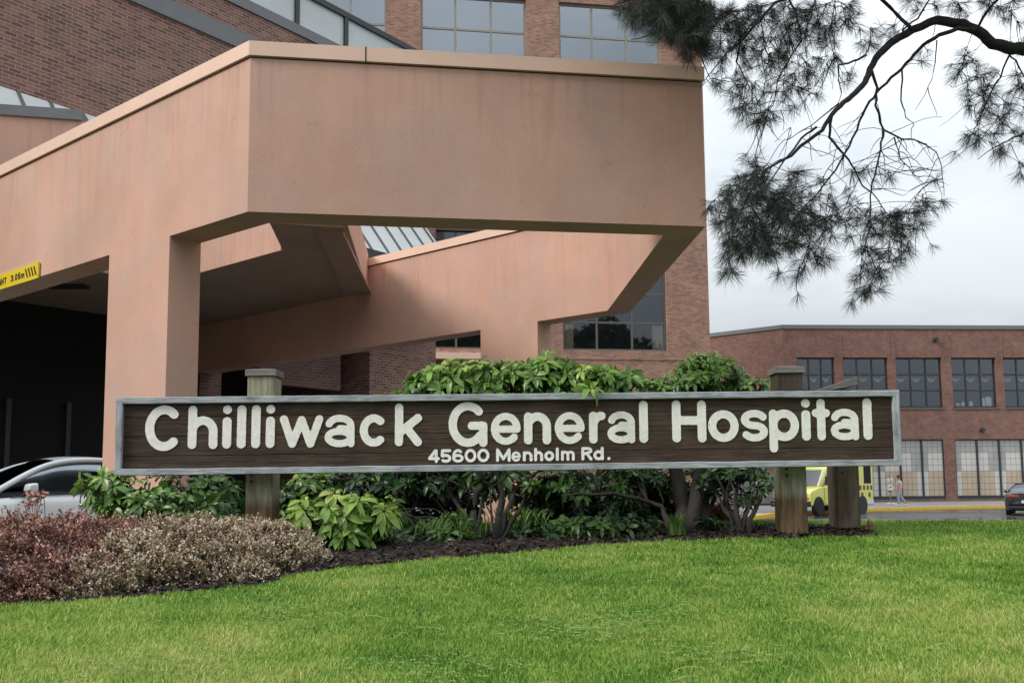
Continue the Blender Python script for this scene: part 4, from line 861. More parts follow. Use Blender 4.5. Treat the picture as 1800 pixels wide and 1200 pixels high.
    for s in (-1, 1):                                          # A and C pillars, B pillar
        for (xa, xb, nm, wd_) in ((win[1], gh[0][0]+.10, 'pillar', .12),):
            pts = []; 
            for i in range(9):
                x_ = xa+(xb-xa)*i/8; zr, hr = interp(gh, x_); hb_, zb_ = belt(x_); zb_ -= .03; hr2 = hb_+(hr-hb_)*min(1, max(0, (zr-zb_)/.42)); pts.append((x_, s*(hr2-.01), max(zr-.035, zb_)))
            pm = MB(); pm.tube(pts, [wd_*.62]*9, 8); obj(nm, pm, paint, t, smooth=True)
        pts = []
        for i in range(33):
            x_ = gh[0][0]+.06+(gh[-1][0]-.08-gh[0][0])*i/32; zr, hr = interp(gh, x_); hb_, zb_ = belt(x_); zb_ -= .03; hr2 = hb_+(hr-hb_)*min(1, max(0, (zr-zb_)/.42)); pts.append((x_, s*(hr2-.016), max(zr-.040, zb_)))
        pm = MB(); pm.tube(pts, .040, 8); obj('roof_rail', pm, paint, t, smooth=True)
        hb_, zb_ = belt(win[3]); zr, hr = interp(gh, win[3]); pm = MB(); pm.tube([(win[3], s*(hb_-.01), zb_-.04), (win[3]-.04, s*(hr-.005), zr-.05)], .028, 6); obj('pillar', pm, M['trim_black'], t)
        mm2 = MB(); mx_, mz_ = win[4]; hbm, zbm = belt(mx_)
        mm2.tube([(mx_, s*(hbm-.02), zbm-.01), (mx_+.02, s*(hbm+.06), zbm+.04)], [.03, .03], 6)
        N1 = 10; vs = []; fs = []
        obj('mirror_arm', mm2, M['trim_black'], t)
        mm2 = MB(); cy_ = s*(hbm+.155); cz_ = zbm+.085
        mm2.add([(mx_-.05, cy_-.115, cz_-.06), (mx_+.08, cy_-.09, cz_-.045), (mx_+.08, cy_+.09, cz_-.045), (mx_-.05, cy_+.115, cz_-.06), (mx_-.05, cy_-.115, cz_+.07), (mx_+.06, cy_-.09, cz_+.055), (mx_+.06, cy_+.09, cz_+.055), (mx_-.05, cy_+.115, cz_+.07)], [(0,3,2,1),(4,5,6,7),(0,1,5,4),(1,2,6,5),(2,3,7,6),(3,0,4,7)]); obj('mirror', mm2, paint, t, bevel=.028)
        for hx_ in (win[3]+.28, win[3]-.62):
            zs_, zt2, hw = interp(st, hx_); hm = MB(); hm.tube([(hx_-.11, s*(hw*.975), zt2-.17), (hx_-.06, s*(hw*.975+.035), zt2-.165), (hx_+.06, s*(hw*.975+.035), zt2-.165), (hx_+.11, s*(hw*.975), zt2-.17)], .013, 6); obj('handle', hm, M['chrome'], t, smooth=True)
        # door seams and belt trim
        sm = MB()
        for sx_ in (win[3]+.02, win[2]+.32, win[3]-.95):
            zs_, zt2, hw = interp(st, sx_); sm.tube([(sx_, s*(hw*.985+.001), zs_+.14), (sx_, s*(hw+.001), zs_+(zt2-zs_)*.48), (sx_, s*(hw*.985+.001), zs_+(zt2-zs_)*.7), (sx_, s*(hw*.955+.001), zs_+(zt2-zs_)*.86), (sx_, s*(hw*.90+.001), zs_+(zt2-zs_)*.965)], .004, 4)
        obj('door_seam', sm, M['trim_black'], t)
        bm2 = MB(); pts = []
        for i in range(13):
            x_ = gh[0][0]+.2+(gh[-1][0]-.25-gh[0][0]-.2)*i/12; hbq, zbq = belt(x_); pts.append((x_, s*(hbq+.004), zbq-.012))
        bm2.tube(pts, .010, 5); obj('belt_trim', bm2, M['trim_black'], t)
    if seats:
        for s in (-1, 1):
            for sx_ in (win[3]+.12, win[3]-.75):
                sm = MB(); sm.lathe([(.0, -.02), (.2, 0), (.23, .1), (.21, .5), (.15, .58), (.06, .60)], (sx_, s*.36, .55), 'Z', 12); sm.lathe([(.02, 0), (.11, .02), (.12, .12), (.05, .17)], (sx_, s*.36, 1.12), 'Z', 10); obj('seat', sm, M['cabin'], t, smooth=True)
    for wx in wheels:
        for s in (-1, 1): wheel(t, wx, s*(W-.12))
    return t
M['silver_paint'] = plain('silver_paint', (.74, .76, .79), .3, metal=.08, coat=.4); M['black_paint'] = plain('black_paint', (.015, .016, .018), .22, coat=1)
st_sedan = [(-2.28, .38, .86, .66), (-2.2, .26, .95, .78), (-1.9, .22, .995, .86), (-1.3, .20, 1.0, .90), (0, .19, .965, .91), (1.0, .20, .93, .905), (1.5, .21, .87, .89), (2.0, .24, .77, .83), (2.25, .28, .67, .72), (2.32, .36, .56, .60)]
gh_sedan = [(-1.75, 1.01, .62), (-1.35, 1.21, .60), (-.9, 1.36, .585), (-.4, 1.435, .59), (.1, 1.44, .60), (.45, 1.38, .61), (.8, 1.23, .66), (1.25, .97, .76)]
pw = at_y(60, 858, 11.7); zg = float(base_z(-5.5, 11.5))
hd = math.atan2(-.73, -.68)
# mirror of the silver car sits at px (60,858): local (0.72,-1.05) -> world
car('parked_car', 'silver sedan under the canopy, partly hidden by heather at left', M['silver_paint'], (-6.35, 13.0, zg), hd, st_sedan, gh_sedan, (0, -.75, .28, -.22, (.80, 0)))
st_coupe = [(-2.42, .42, .94, .78), (-2.36, .30, 1.0, .88), (-2.0, .22, 1.03, .94), (-1.3, .20, 1.02, .965), (0, .19, .97, .96), (1.0, .20, .93, .95), (1.6, .22, .88, .93), (2.2, .26, .78, .86), (2.45, .34, .62, .70)]
gh_coupe = [(-1.9, 1.04, .66), (-1.4, 1.26, .62), (-.8, 1.40, .60), (-.2, 1.43, .60), (.3, 1.37, .62), (.7, 1.22, .68), (1.2, .99, .78)]
dc = thing('x', '', ''); bpy.data.objects.remove(dc)
pc = at_h(1768, 906, 0.0)
dk = car('parked_car', 'black coupe seen from behind at the right edge of the drive', M['black_paint'], (pc.x+2.05, pc.y+1.6, 0), math.radians(58), st_coupe, gh_coupe, (0, -.9, .15, -.3, (.7, 0)), W=.96, wheels=(1.5, -1.35))
for s in (-1, 1):
    lm = MB(); lm.add([(-2.425, s*.35, .78), (-2.425, s*.76, .80), (-2.40, s*.80, .86), (-2.425, s*.74, .925), (-2.43, s*.40, .90)], [(0, 1, 2, 3, 4) if s < 0 else (4, 3, 2, 1, 0)]); lm.box(-2.45, -2.39, min(s*.34, s*.74), max(s*.34, s*.74), .80, .90); obj('tail_light', lm, M['lamp_red'], dk, bevel=.02)
lm = MB(); lm.box(-2.445, -2.40, -.26, .26, .55, .67); obj('licence_plate', lm, M['plate'], dk)
lm = MB(); lm.box(-2.47, -2.3, -.84, .84, .50, .53); lm.box(-2.46, -2.3, -.82, .82, .30, .44); obj('bumper', lm, M['trim_black'], dk, bevel=.02)
lm = MB(); lm.tube([(-2.435, -.62, .975), (-2.45, 0, .99), (-2.435, .62, .975)], .012, 6); obj('boot_trim', lm, M['grey_metal'], dk)

# ambulance: nose towards the camera and a little to the left
M['amb_yellow'] = plain('lime_yellow_paint', (.78, .79, .17), .3, coat=.5); M['maroon'] = plain('maroon_marking', (.22, .05, .04), .4); M['amb_white'] = plain('white_enamel', (.75, .75, .73), .3, coat=.4); M['orange_mark'] = plain('orange_red_marking', (.55, .13, .05), .4)
va = math.radians(-90-49); pa = at_h(1399, 907, 0)
amb = thing('ambulance', 'lime yellow ambulance van with maroon squares parked behind the sign posts', 'ambulance', (pa.x+1.75, pa.y+2.0, 0), va)
def poly_body(prof, hw, mat, name, bev=.05, x_in=0):
    mb = MB(); n_ = len(prof); vs = [(x_, -hw, z_) for x_, z_ in prof]+[(x_, hw, z_) for x_, z_ in prof]
    mb.add(vs, [tuple(range(n_)), tuple(range(2*n_-1, n_-1, -1))]+[(i, n_+i, n_+(i+1) % n_, (i+1) % n_) for i in range(n_)]); return obj(name, mb, mat, amb, bevel=bev)
poly_body([(-.1, .45), (2.35, .45), (2.42, .62), (2.40, 1.02), (2.28, 1.14), (1.50, 1.32), (-.1, 1.36)], .98, M['amb_yellow'], 'body', .07)
poly_body([(-.1, 1.34), (1.48, 1.31), (.80, 2.16), (.60, 2.26), (-.1, 2.30)], .88, M['amb_yellow'], 'cab_top', .06)
poly_body([(-3.2, .42), (-.12, .42), (-.12, 2.66), (-3.2, 2.66)], 1.06, M['amb_yellow'], 'patient_box', .05)
for a_, b_, c_, d_, nm in ((1.46, 1.35, .84, 2.10, 'windscreen'),):
    mb = MB(); mb.quad((a_+.01, -.76, b_+.02), (a_+.01, .76, b_+.02), (c_+.012, .70, d_), (c_+.012, -.70, d_)); M['screen_refl'] = plain('windscreen', (.20, .23, .26), .08, spec=1, coat=1); obj(nm, mb, M['screen_refl'], amb)
for s in (-1, 1):
    mb = MB(); y_ = s*.885; mb.quad((0.05, y_, 1.42), (1.10, y_, 1.40), (.66, y_, 2.08), (0.05, y_, 2.12)); obj('window', mb, M['glass_car'], amb)
    mb = MB(); y_ = s*1.064; mb.quad((-1.0, y_, 1.6), (-.3, y_, 1.6), (-.3, y_, 2.3), (-1.0, y_, 2.3)); mb.quad((-3.0, y_, 1.45), (-2.3, y_, 1.45), (-2.3, y_, 2.3), (-3.0, y_, 2.3)); obj('window', mb, M['void'], amb)
    mb = MB()
    for (xa, za) in ((-3.1, 1.15), (-2.75, 1.15), (-2.9, .80), (-2.4, 1.15), (-2.05, 1.15), (-1.7, 1.15), (-2.2, .8), (-1.35, 1.15), (-.95, 1.15)): mb.box(xa, xa+.2, min(s*1.06, s*1.068), max(s*1.06, s*1.068), za, za+.22)
    obj('marking', mb, M['maroon'], amb)
    mb = MB(); mb.tube([(1.2, s*.90, 1.35), (1.25, s*1.15, 1.5)], .02, 6); mb.box(1.2, 1.3, s*1.2-.1, s*1.2+.1, 1.40, 1.78); obj('mirror', mb, M['trim_black'], amb)
    mb = MB(); mb.box(2.30, 2.43, min(s*.56, s*.90), max(s*.56, s*.90), .86, 1.02); obj('headlight', mb, M['lamp_clear'], amb, bevel=.02)
    mb = MB(); mb.box(2.32, 2.435, min(s*.62, s*.92), max(s*.62, s*.92), .74, .84); obj('marking', mb, M['orange_mark'], amb)
    for wx in (1.70, -2.1): wheel(amb, wx, s*.93, .38, .24)
for s in (-1, 1):
    for wx, hw_ in ((1.70, .984), (-2.1, 1.064)):
        mb = MB(); mb.lathe([(.46, -.012), (.46, .006), (.38, .006)], (wx, s*hw_, .42), 'Y', 24); obj('wheel_arch', mb, M['trim_black'], amb)
    mb = MB(); y_ = s*.987; mb.tube([(1.18, y_, .52), (1.20, y_, 1.30)], .008, 4); mb.tube([(.08, y_, .52), (.08, y_, 1.33)], .008, 4); mb.tube([(1.18, y_, .54), (.08, y_, .54)], .008, 4); obj('door_seam', mb, M['trim_black'], amb)
    mb = MB(); mb.box(.15, .32, min(s*.985, s*1.0), max(s*.985, s*1.0), 1.12, 1.16); obj('handle', mb, M['trim_black'], amb)
    mb = MB(); mb.box(-3.18, -.14, min(s*1.06, s*1.066), max(s*1.06, s*1.066), .46, .66); obj('side_stripe', mb, M['amb_white'], amb)
    mb = MB(); mb.tube([(1.47, s*.83, 1.345), (.83, s*.79, 2.15)], .045, 6); obj('pillar', mb, M['amb_white'], amb)
mb = MB(); mb.box(2.32, 2.425, -.54, .54, .74, 1.04); obj('grille', mb, M['trim_black'], amb, bevel=.02)
for k in range(4):
    mb = MB(); mb.box(2.42, 2.437, -.50, .50, .78+k*.065, .795+k*.065); obj('grille_bar', mb, M['chrome'], amb)
mb = MB(); mb.box(2.34, 2.56, -.99, .99, .42, .68); obj('bumper', mb, M['trim_black'], amb, bevel=.04)
mb = MB(); mb.box(2.52, 2.57, -.90, .90, .50, .60); obj('bumper_trim', mb, M['chrome'], amb, bevel=.01)
mb = MB(); mb.box(-.3, .0, -.8, .8, 2.67, 2.80); obj('light_bar', mb, M['lamp_red'], amb, bevel=.03)
for y_ in (-.45, .05):
    mb = MB(); mb.tube([(1.49, y_, 1.36), (1.30, y_+.30, 1.52), (1.10, y_+.36, 1.74)], .012, 5); obj('wiper', mb, M['trim_black'], amb)
# pale second car glimpsed through the stems
car('parked_car', 'white car glimpsed between the shrub stems below the sign', plain('white_car_paint', (.72, .73, .75), .3, coat=.6), (-2.3, 19.5, .12), math.radians(190), st_sedan, gh_sedan, (0, -.75, .28, -.22, (.80, 0)))

# ================================================================== person and drip stand on the far pavement
def skin(name, chain_sets, mats, parent, sub=1):
    """chain_sets: list of chains [(x,y,z,r),...]; chains share a vertex when points coincide"""
    vs = []; rs = []; es = []; idx = {}
    for ch_ in chain_sets:
        prev = None
        for p in ch_:
            k = tuple(round(c, 4) for c in p[:3])
            if k not in idx: idx[k] = len(vs); vs.append(k); rs.append(p[3])
            i = idx[k]
            if prev is not None and prev != i: es.append((prev, i))
            prev = i
    me = bpy.data.meshes.new(name); me.from_pydata(vs, es, []); me.materials.append(mats); o = bpy.data.objects.new(name, me); C.objects.link(o)
    if parent: o.parent = parent
    md = o.modifiers.new('skin', 'SKIN'); md.use_smooth_shade = True
    for i, sv in enumerate(me.skin_vertices[0].data): sv.radius = (rs[i], rs[i]); sv.use_root = (i == 0)
    ss = o.modifiers.new('sub', 'SUBSURF'); ss.levels = sub; ss.render_levels = sub
    return o
pp = at_h(1583, 889, .15)
M['skin'] = plain('skin', (.55, .30, .21), .6); M['hair'] = plain('brown_hair', (.13, .06, .035), .8); M['shirt'] = plain('pale_shirt', (.62, .60, .56), .8, var=.15, vscale=12); M['jeans'] = plain('pale_blue_jeans', (.36, .42, .50), .8, var=.2, vscale=14); M['shoe'] = plain('white_shoe', (.65, .66, .68), .6)
person = thing('person', 'person in pale shirt and light jeans walking with a white drip stand', 'person', (pp.x, pp.y, .152), math.radians(180))   # local +x is the walking direction (photo left)
hip = (0, 0, .93, .125)
legF = [hip, (.06, .09, .86, .10), (.16, .09, .50, .066), (.10, .09, .12, .045), (.10, .09, .05, .04), (.22, .09, .035, .035)]
legB = [hip, (-.04, -.09, .86, .10), (-.10, -.09, .50, .066), (-.36, -.09, .17, .045), (-.38, -.09, .09, .04), (-.28, -.09, .035, .033)]
spine = [hip, (0, 0, 1.05, .13), (.01, 0, 1.25, .145), (.02, 0, 1.40, .125), (.03, 0, 1.49, .055), (.045, 0, 1.55, .055), (.06, 0, 1.62, .088), (.06, 0, 1.70, .080)]
def hand(c, d, sd_):
    out = []; c = Vector(c[:3]); d = Vector(d).normalized(); up_ = Vector((0, 0, 1)) if abs(d.z) < .8 else Vector((0, 1, 0)); s_ = d.cross(up_).normalized()
    for k in range(4):
        b_ = c+s_*(k-1.5)*.02; ln_ = [.07, .08, .075, .06][k]; out.append([(*c, .028), (*(b_+d*.05), .010), (*(b_+d*(.05+ln_*.6)-up_*.012), .009), (*(b_+d*(.045+ln_)-up_*.035), .008)])
    out.append([(*c, .028), (*(c+s_*sd_*.035+d*.02), .011), (*(c+s_*sd_*.05+d*.06), .009)]); return out
aL = [(.02, 0, 1.40, .125), (.02, .17, 1.38, .06), (.16, .22, 1.16, .042), (.40, .14, 1.18, .03), (.46, .12, 1.19, .028)]
aR = [(.02, 0, 1.40, .125), (.02, -.17, 1.38, .06), (-.04, -.23, 1.12, .042), (.02, -.24, .88, .03), (.03, -.24, .83, .028)]
body = skin('body', [legF, legB, spine, aL, aR]+hand((.46, .12, 1.19), (1, 0, 0), 1)+hand((.03, -.24, .83), (.1, 0, -1), 1), M['skin'], person)
skin('shirt', [[(0, 0, .93, .15), (0, 0, 1.05, .155), (.01, 0, 1.25, .168), (.02, 0, 1.40, .145), (.025, 0, 1.455, .075)], [(.02, 0, 1.40, .145), (.02, .17, 1.38, .075), (.10, .20, 1.25, .062)], [(.02, 0, 1.40, .145), (.02, -.17, 1.38, .075), (-.01, -.20, 1.24, .062)]], M['shirt'], person)
skin('trousers', [[(0, 0, .96, .14), (0, 0, .90, .14), (.06, .09, .84, .112), (.16, .09, .50, .082), (.10, .09, .10, .066)], [(0, 0, .90, .14), (-.04, -.09, .84, .112), (-.10, -.09, .50, .082), (-.345, -.09, .18, .064)]], M['jeans'], person)
mb = MB(); mb.lathe([(.0, -.06), (.085, -.03), (.104, .03), (.098, .08), (.06, .125), (.0, .14)], (.045, 0, 1.645), 'Z', 16); mb.lathe([(.02, -.02), (.075, .02), (.085, .08), (.05, .11)], (-.01, 0, 1.60), 'Z', 12); obj('hair', mb, M['hair'], person, smooth=True)
mb = MB(); mb.lathe([(.0, -.02), (.016, 0), (.008, .03)], (.152, 0, 1.62), 'Z', 8); obj('nose', mb, M['skin'], person, smooth=True)
for y_ in (-.03, .03): mb = MB(); mb.lathe([(.001, -.01), (.012, 0), (.001, .01)], (.142, y_, 1.655), 'Z', 8); obj('eye', mb, M['dark_metal'], person)
for (fx, fy, fz) in ((.14, .09, .035), (-.36, -.09, .06)):
    mb = MB(); mb.lathe([(.02, -.12), (.045, -.09), (.05, 0), (.045, .10), (.02, .15)], (fx, fy, fz+.01), 'X', 12); obj('shoe', mb, M['shoe'], person, smooth=True)
ps = at_h(1566, 888, .15); stand = thing('drip_stand', 'white wheeled drip stand with pump box beside the walking person', 'stand', (ps.x, ps.y, .15))
for k in range(5):
    a_ = 2*math.pi*k/5; mb = MB(); mb.tube([(0, 0, .16), (math.cos(a_)*.36, math.sin(a_)*.36, .09)], [.03, .022], 8); mb.lathe([(.02, -.02), (.045, -.02), (.045, .02), (.02, .02)], (math.cos(a_)*.36, math.sin(a_)*.36, .045), 'Y', 10); obj('foot', mb, M['white'], stand, smooth=False)
mb = MB(); mb.tube([(0, 0, .12), (0, 0, 1.72)], .022, 8); mb.tube([(-.16, 0, 1.66), (-.12, 0, 1.74), (0, 0, 1.72), (.12, 0, 1.74), (.16, 0, 1.66)], .012, 6); obj('pole', mb, M['chrome'], stand, smooth=False)
mb = MB(); mb.box(-.15, .15, -.10, .10, .86, 1.24); obj('pump', mb, M['white'], stand, bevel=.03)
mb = MB(); mb.box(-.04, .04, -.106, -.10, 1.03, 1.12); mb.lathe([(.0, -.03), (.14, -.03), (.16, .0), (.12, .02)], (0, 0, .84), 'Z', 14); obj('pump_screen', mb, M['sign_black'], stand)
mb = MB(); mb.lathe([(.02, -.15), (.075, -.12), (.08, .08), (.03, .13)], (.10, 0, 1.50), 'Z', 12); mb.lathe([(.02, -.15), (.065, -.12), (.07, .08), (.03, .13)], (-.09, 0, 1.45), 'Z', 12); obj('fluid_bag', mb, M['white'], stand, smooth=True)
for x_, z_ in ((.0, 1.78), (-.22, 1.70)): mb = MB(); mb.lathe([(.0, -.05), (.045, -.03), (.05, .02), (.0, .05)], (x_, 0, z_), 'Z', 10); obj('hook_cap', mb, M['orange_mark'], stand, smooth=True)

# ================================================================== foliage builders
def leafmesh(base, dirs, nrm, length, width, droop, tint, fold=.18):
    """arrays: base (n,3), dirs (n,3) unit, nrm (n,3). Returns V, quads, tint; leaves of 5 stations x 3"""
    n_ = len(base); d = unit(dirs); s = unit(np.cross(d, nrm)); u = unit(np.cross(s, d)); ts_ = np.array([0, .18, .45, .75, 1.]); ws_ = np.array([.10, .55, .95, .80, .06])
    V = np.zeros((n_, 5, 3, 3))
    for i, (t, w_) in enumerate(zip(ts_, ws_)):
        c = base + d*(length*t*(1-.12*t*droop))[:, None] - np.array([0, 0, 1.])*(length*droop*t*t*.45)[:, None] + u*(length*.05*math.sin(math.pi*t))[:, None]
        hw = (width*w_*.5)[:, None]; V[:, i, 0] = c-s*hw+u*hw*fold; V[:, i, 1] = c-u*hw*fold*.6; V[:, i, 2] = c+s*hw+u*hw*fold
    base_i = np.arange(n_)[:, None]*15; Q = []
    for i in range(4):
        for j in range(2): Q.append(np.stack([base_i[:, 0]+i*3+j, base_i[:, 0]+i*3+j+1, base_i[:, 0]+(i+1)*3+j+1, base_i[:, 0]+(i+1)*3+j], 1))
    T = np.repeat(tint, 15).reshape(n_, 5, 3).copy(); T[:, :, 0] += .07; T[:, :, 2] += .05; T[:, :, 1] += .03
    return V.reshape(-1, 3), np.concatenate(Q), np.clip(T, 0, 1).ravel()
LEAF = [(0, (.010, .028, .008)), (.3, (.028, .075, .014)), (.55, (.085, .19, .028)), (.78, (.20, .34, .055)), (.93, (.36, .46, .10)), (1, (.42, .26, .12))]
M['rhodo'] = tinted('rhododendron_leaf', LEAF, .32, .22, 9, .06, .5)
M['stem'] = plain('shrub_bark', (.032, .026, .022), .85, var=.35, vscale=12, bump=.6, bscale=40)
def shrub(name, label_, base, mains, blobs, tint0, leafL, seed, group=None, whorl_leaves=(7, 11), droop=(.2, .8), bright_up=.12):
    """mains: list of stem polylines (world). blobs: (centre, radii, count, dtint). foliage and stems as parts"""
    rg = np.random.default_rng(seed); t = thing(name, label_, 'shrub', base, 0, group); B0 = np.array(base)
    nodes = []
    mbs = MB()
    for pl_ in mains:
        pts = [Vector(p[:3]) for p in pl_]; out = []; 
        for a, b_ in zip(pts[:-1], pts[1:]):
            for k in range(4): q = a.lerp(b_, k/4); out.append(q+Vector(rg.normal(size=3)*.008))
        out.append(pts[-1]); n_ = len(out); r0 = pl_[0][3] if len(pl_[0]) > 3 else .022
        rr = [r0*(1-.72*i/(n_-1)) for i in range(n_)]; mbs.tube([q-Vector(B0) for q in out], rr, 7); nodes += [np.array(q) for q in out[n_//4:]]
    nodes = np.array(nodes)
    W = []; D = []; DT = []
    for (c, r, cnt, dtn) in blobs:  # low dtint blobs put the shade under the sign into leaf colour
        v = unit(rg.normal(size=(cnt, 3))); rad = rg.uniform(.35, 1, cnt)**.5; p = np.array(c)+v*np.array(r)*rad[:, None]
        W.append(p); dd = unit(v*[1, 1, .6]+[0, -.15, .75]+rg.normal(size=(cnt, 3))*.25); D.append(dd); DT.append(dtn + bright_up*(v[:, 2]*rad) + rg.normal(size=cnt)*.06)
    W = np.concatenate(W); D = np.concatenate(D); DT = np.concatenate(DT)
    tips = []
    for p, d in zip(W, D):
        k = np.argmin(np.sum((nodes-p)**2*[1, 1, .7], 1)+ (nodes[:, 2] > p[2]+.02)*.15); q = nodes[k]; m_ = (p+q)/2+rg.normal(size=3)*.03-[0, 0, .03]
        mbs.tube([Vector(q-B0), Vector(m_-B0), Vector(p-d*.02-B0), Vector(p+d*.01-B0)], [.007, .0055, .0045, .004], 4, cap=False)
    obj('stems', mbs, M['stem'], t, smooth=True)
    b_, dd, nn, ll, ww, dr_, tt_ = [], [], [], [], [], [], []
    for p, d, dt_ in zip(W, D, DT):
        nl = rg.integers(*whorl_leaves); a = unit(np.cross(d, [.3, .5, .2])); c = np.cross(d, a); ph = rg.uniform(0, 6.28)
        for k in range(nl):
            an = ph+k*2.399+rg.normal()*.15; ou = a*np.cos(an)+c*np.sin(an); el = rg.uniform(-.15, .55)+(.5 if k > nl-3 else 0)
            v = ou*math.cos(el)+d*math.sin(el); b_.append(p+v*.012-d*.02*(k/nl)); dd.append(v); nn.append(d*math.cos(el)-ou*math.sin(el)*.9+rg.normal(size=3)*.15)
            ll.append(leafL*rg.uniform(.6, 1.15)*(0.55 if k > nl-3 else 1)); ww.append(ll[-1]*rg.uniform(.33, .45)); dr_.append(rg.uniform(*droop)); tt_.append(tint0+dt_+rg.normal()*.05+(.12 if k > nl-3 else 0)+(.6 if rg.random() < .004 else 0))
    tt_ = [v if v > 1.05 else min(v, .88) for v in tt_]
    V, Q, T = leafmesh(np.array(b_)-B0, np.array(dd), np.array(nn), np.array(ll), np.array(ww), np.array(dr_), np.clip(np.array(tt_), .02, 1))
    npobj('foliage', V, [Q], M['rhodo'], t, T, smooth=True); return t
def P(px, py, y): return tuple(at_y(px, py, y))
def blob(px, py, y, rx, rz, ry, cnt, dt_=0.0):
    """centre given by a viewing ray at depth y; radii rx,rz given as picture pixels at that depth"""
    s_ = y/F; return (P(px, py, y), (rx*s_, ry, rz*s_), cnt, dt_)
def gz(px, y): x = at_y(px, 900, y).x; return (x, y, float(lawn_z(x, y)))
def stem(pts, r=.022):
    """first point by column on the ground, the others by px, py, y"""
    g_ = gz(pts[0][0], pts[0][1]-(.5 if pts[0][1] > 7.3 else 0)); return [(g_[0], g_[1], g_[2]-.03, r)]+[P(*q) for q in pts[1:]]
# left shrub behind the sign's left end
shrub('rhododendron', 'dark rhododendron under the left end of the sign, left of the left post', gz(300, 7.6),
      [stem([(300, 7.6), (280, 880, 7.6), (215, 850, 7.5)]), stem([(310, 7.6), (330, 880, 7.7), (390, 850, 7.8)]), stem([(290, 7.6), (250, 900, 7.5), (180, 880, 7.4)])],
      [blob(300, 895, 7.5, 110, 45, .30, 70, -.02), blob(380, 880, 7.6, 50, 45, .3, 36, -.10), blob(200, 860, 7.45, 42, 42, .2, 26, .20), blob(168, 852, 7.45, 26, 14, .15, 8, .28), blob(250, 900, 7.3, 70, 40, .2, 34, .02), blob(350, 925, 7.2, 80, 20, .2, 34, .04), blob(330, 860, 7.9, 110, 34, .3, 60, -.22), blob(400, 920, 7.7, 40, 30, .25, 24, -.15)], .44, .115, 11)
# bright shrub in front, right of the left post
shrub('rhododendron', 'bright low rhododendron with broad pale leaves just right of the left post', gz(575, 6.75),
      [stem([(575, 6.75), (560, 940, 6.75), (540, 905, 6.7)], .016), stem([(580, 6.75), (610, 930, 6.75), (650, 900, 6.8)], .016), stem([(570, 6.75), (590, 920, 6.8), (590, 885, 6.8)], .014)],
      [blob(595, 898, 6.7, 92, 36, .20, 36, .13), blob(530, 912, 6.62, 36, 26, .12, 12, .18), blob(660, 895, 6.7, 42, 30, .12, 13, .06), blob(610, 935, 6.62, 70, 18, .10, 14, .04), blob(510, 950, 6.8, 40, 20, .1, 10, -.2), blob(560, 945, 6.8, 80, 26, .12, 22, -.24), blob(640, 945, 6.85, 60, 20, .12, 14, -.26)], .58, .135, 12, whorl_leaves=(7, 11), droop=(.5, 1.1))
# dark mid shrub behind, with small trunks
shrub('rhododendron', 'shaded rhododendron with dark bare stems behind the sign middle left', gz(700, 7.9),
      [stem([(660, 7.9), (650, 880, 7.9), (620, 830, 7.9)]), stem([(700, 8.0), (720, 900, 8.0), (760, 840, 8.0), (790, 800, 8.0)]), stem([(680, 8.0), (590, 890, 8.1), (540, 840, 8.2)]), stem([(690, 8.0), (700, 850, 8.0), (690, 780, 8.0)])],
      [blob(560, 870, 8.0, 70, 40, .25, 40, -.16), blob(660, 850, 8.1, 90, 28, .3, 44, -.2), blob(545, 850, 7.5, 34, 18, .1, 5, .16), blob(740, 940, 7.5, 95, 26, .25, 44, -.14), blob(650, 960, 7.1, 60, 14, .12, 20, -.26), blob(770, 950, 7.3, 60, 12, .12, 18, -.24), blob(800, 915, 7.5, 28, 16, .12, 6, .02), blob(700, 940, 7.3, 50, 12, .15, 12, -.12), blob(600, 865, 8.2, 110, 40, .3, 90, -.30), blob(720, 860, 8.3, 90, 40, .3, 80, -.32), blob(520, 900, 8.0, 40, 50, .3, 40, -.28), blob(640, 910, 8.1, 90, 30, .25, 50, -.28), blob(800, 870, 8.4, 70, 40, .2, 44, -.30), blob(760, 845, 8.0, 60, 18, .2, 20, -.2), blob(800, 925, 7.8, 34, 24, .15, 10, -.1)], .46, .115, 13)
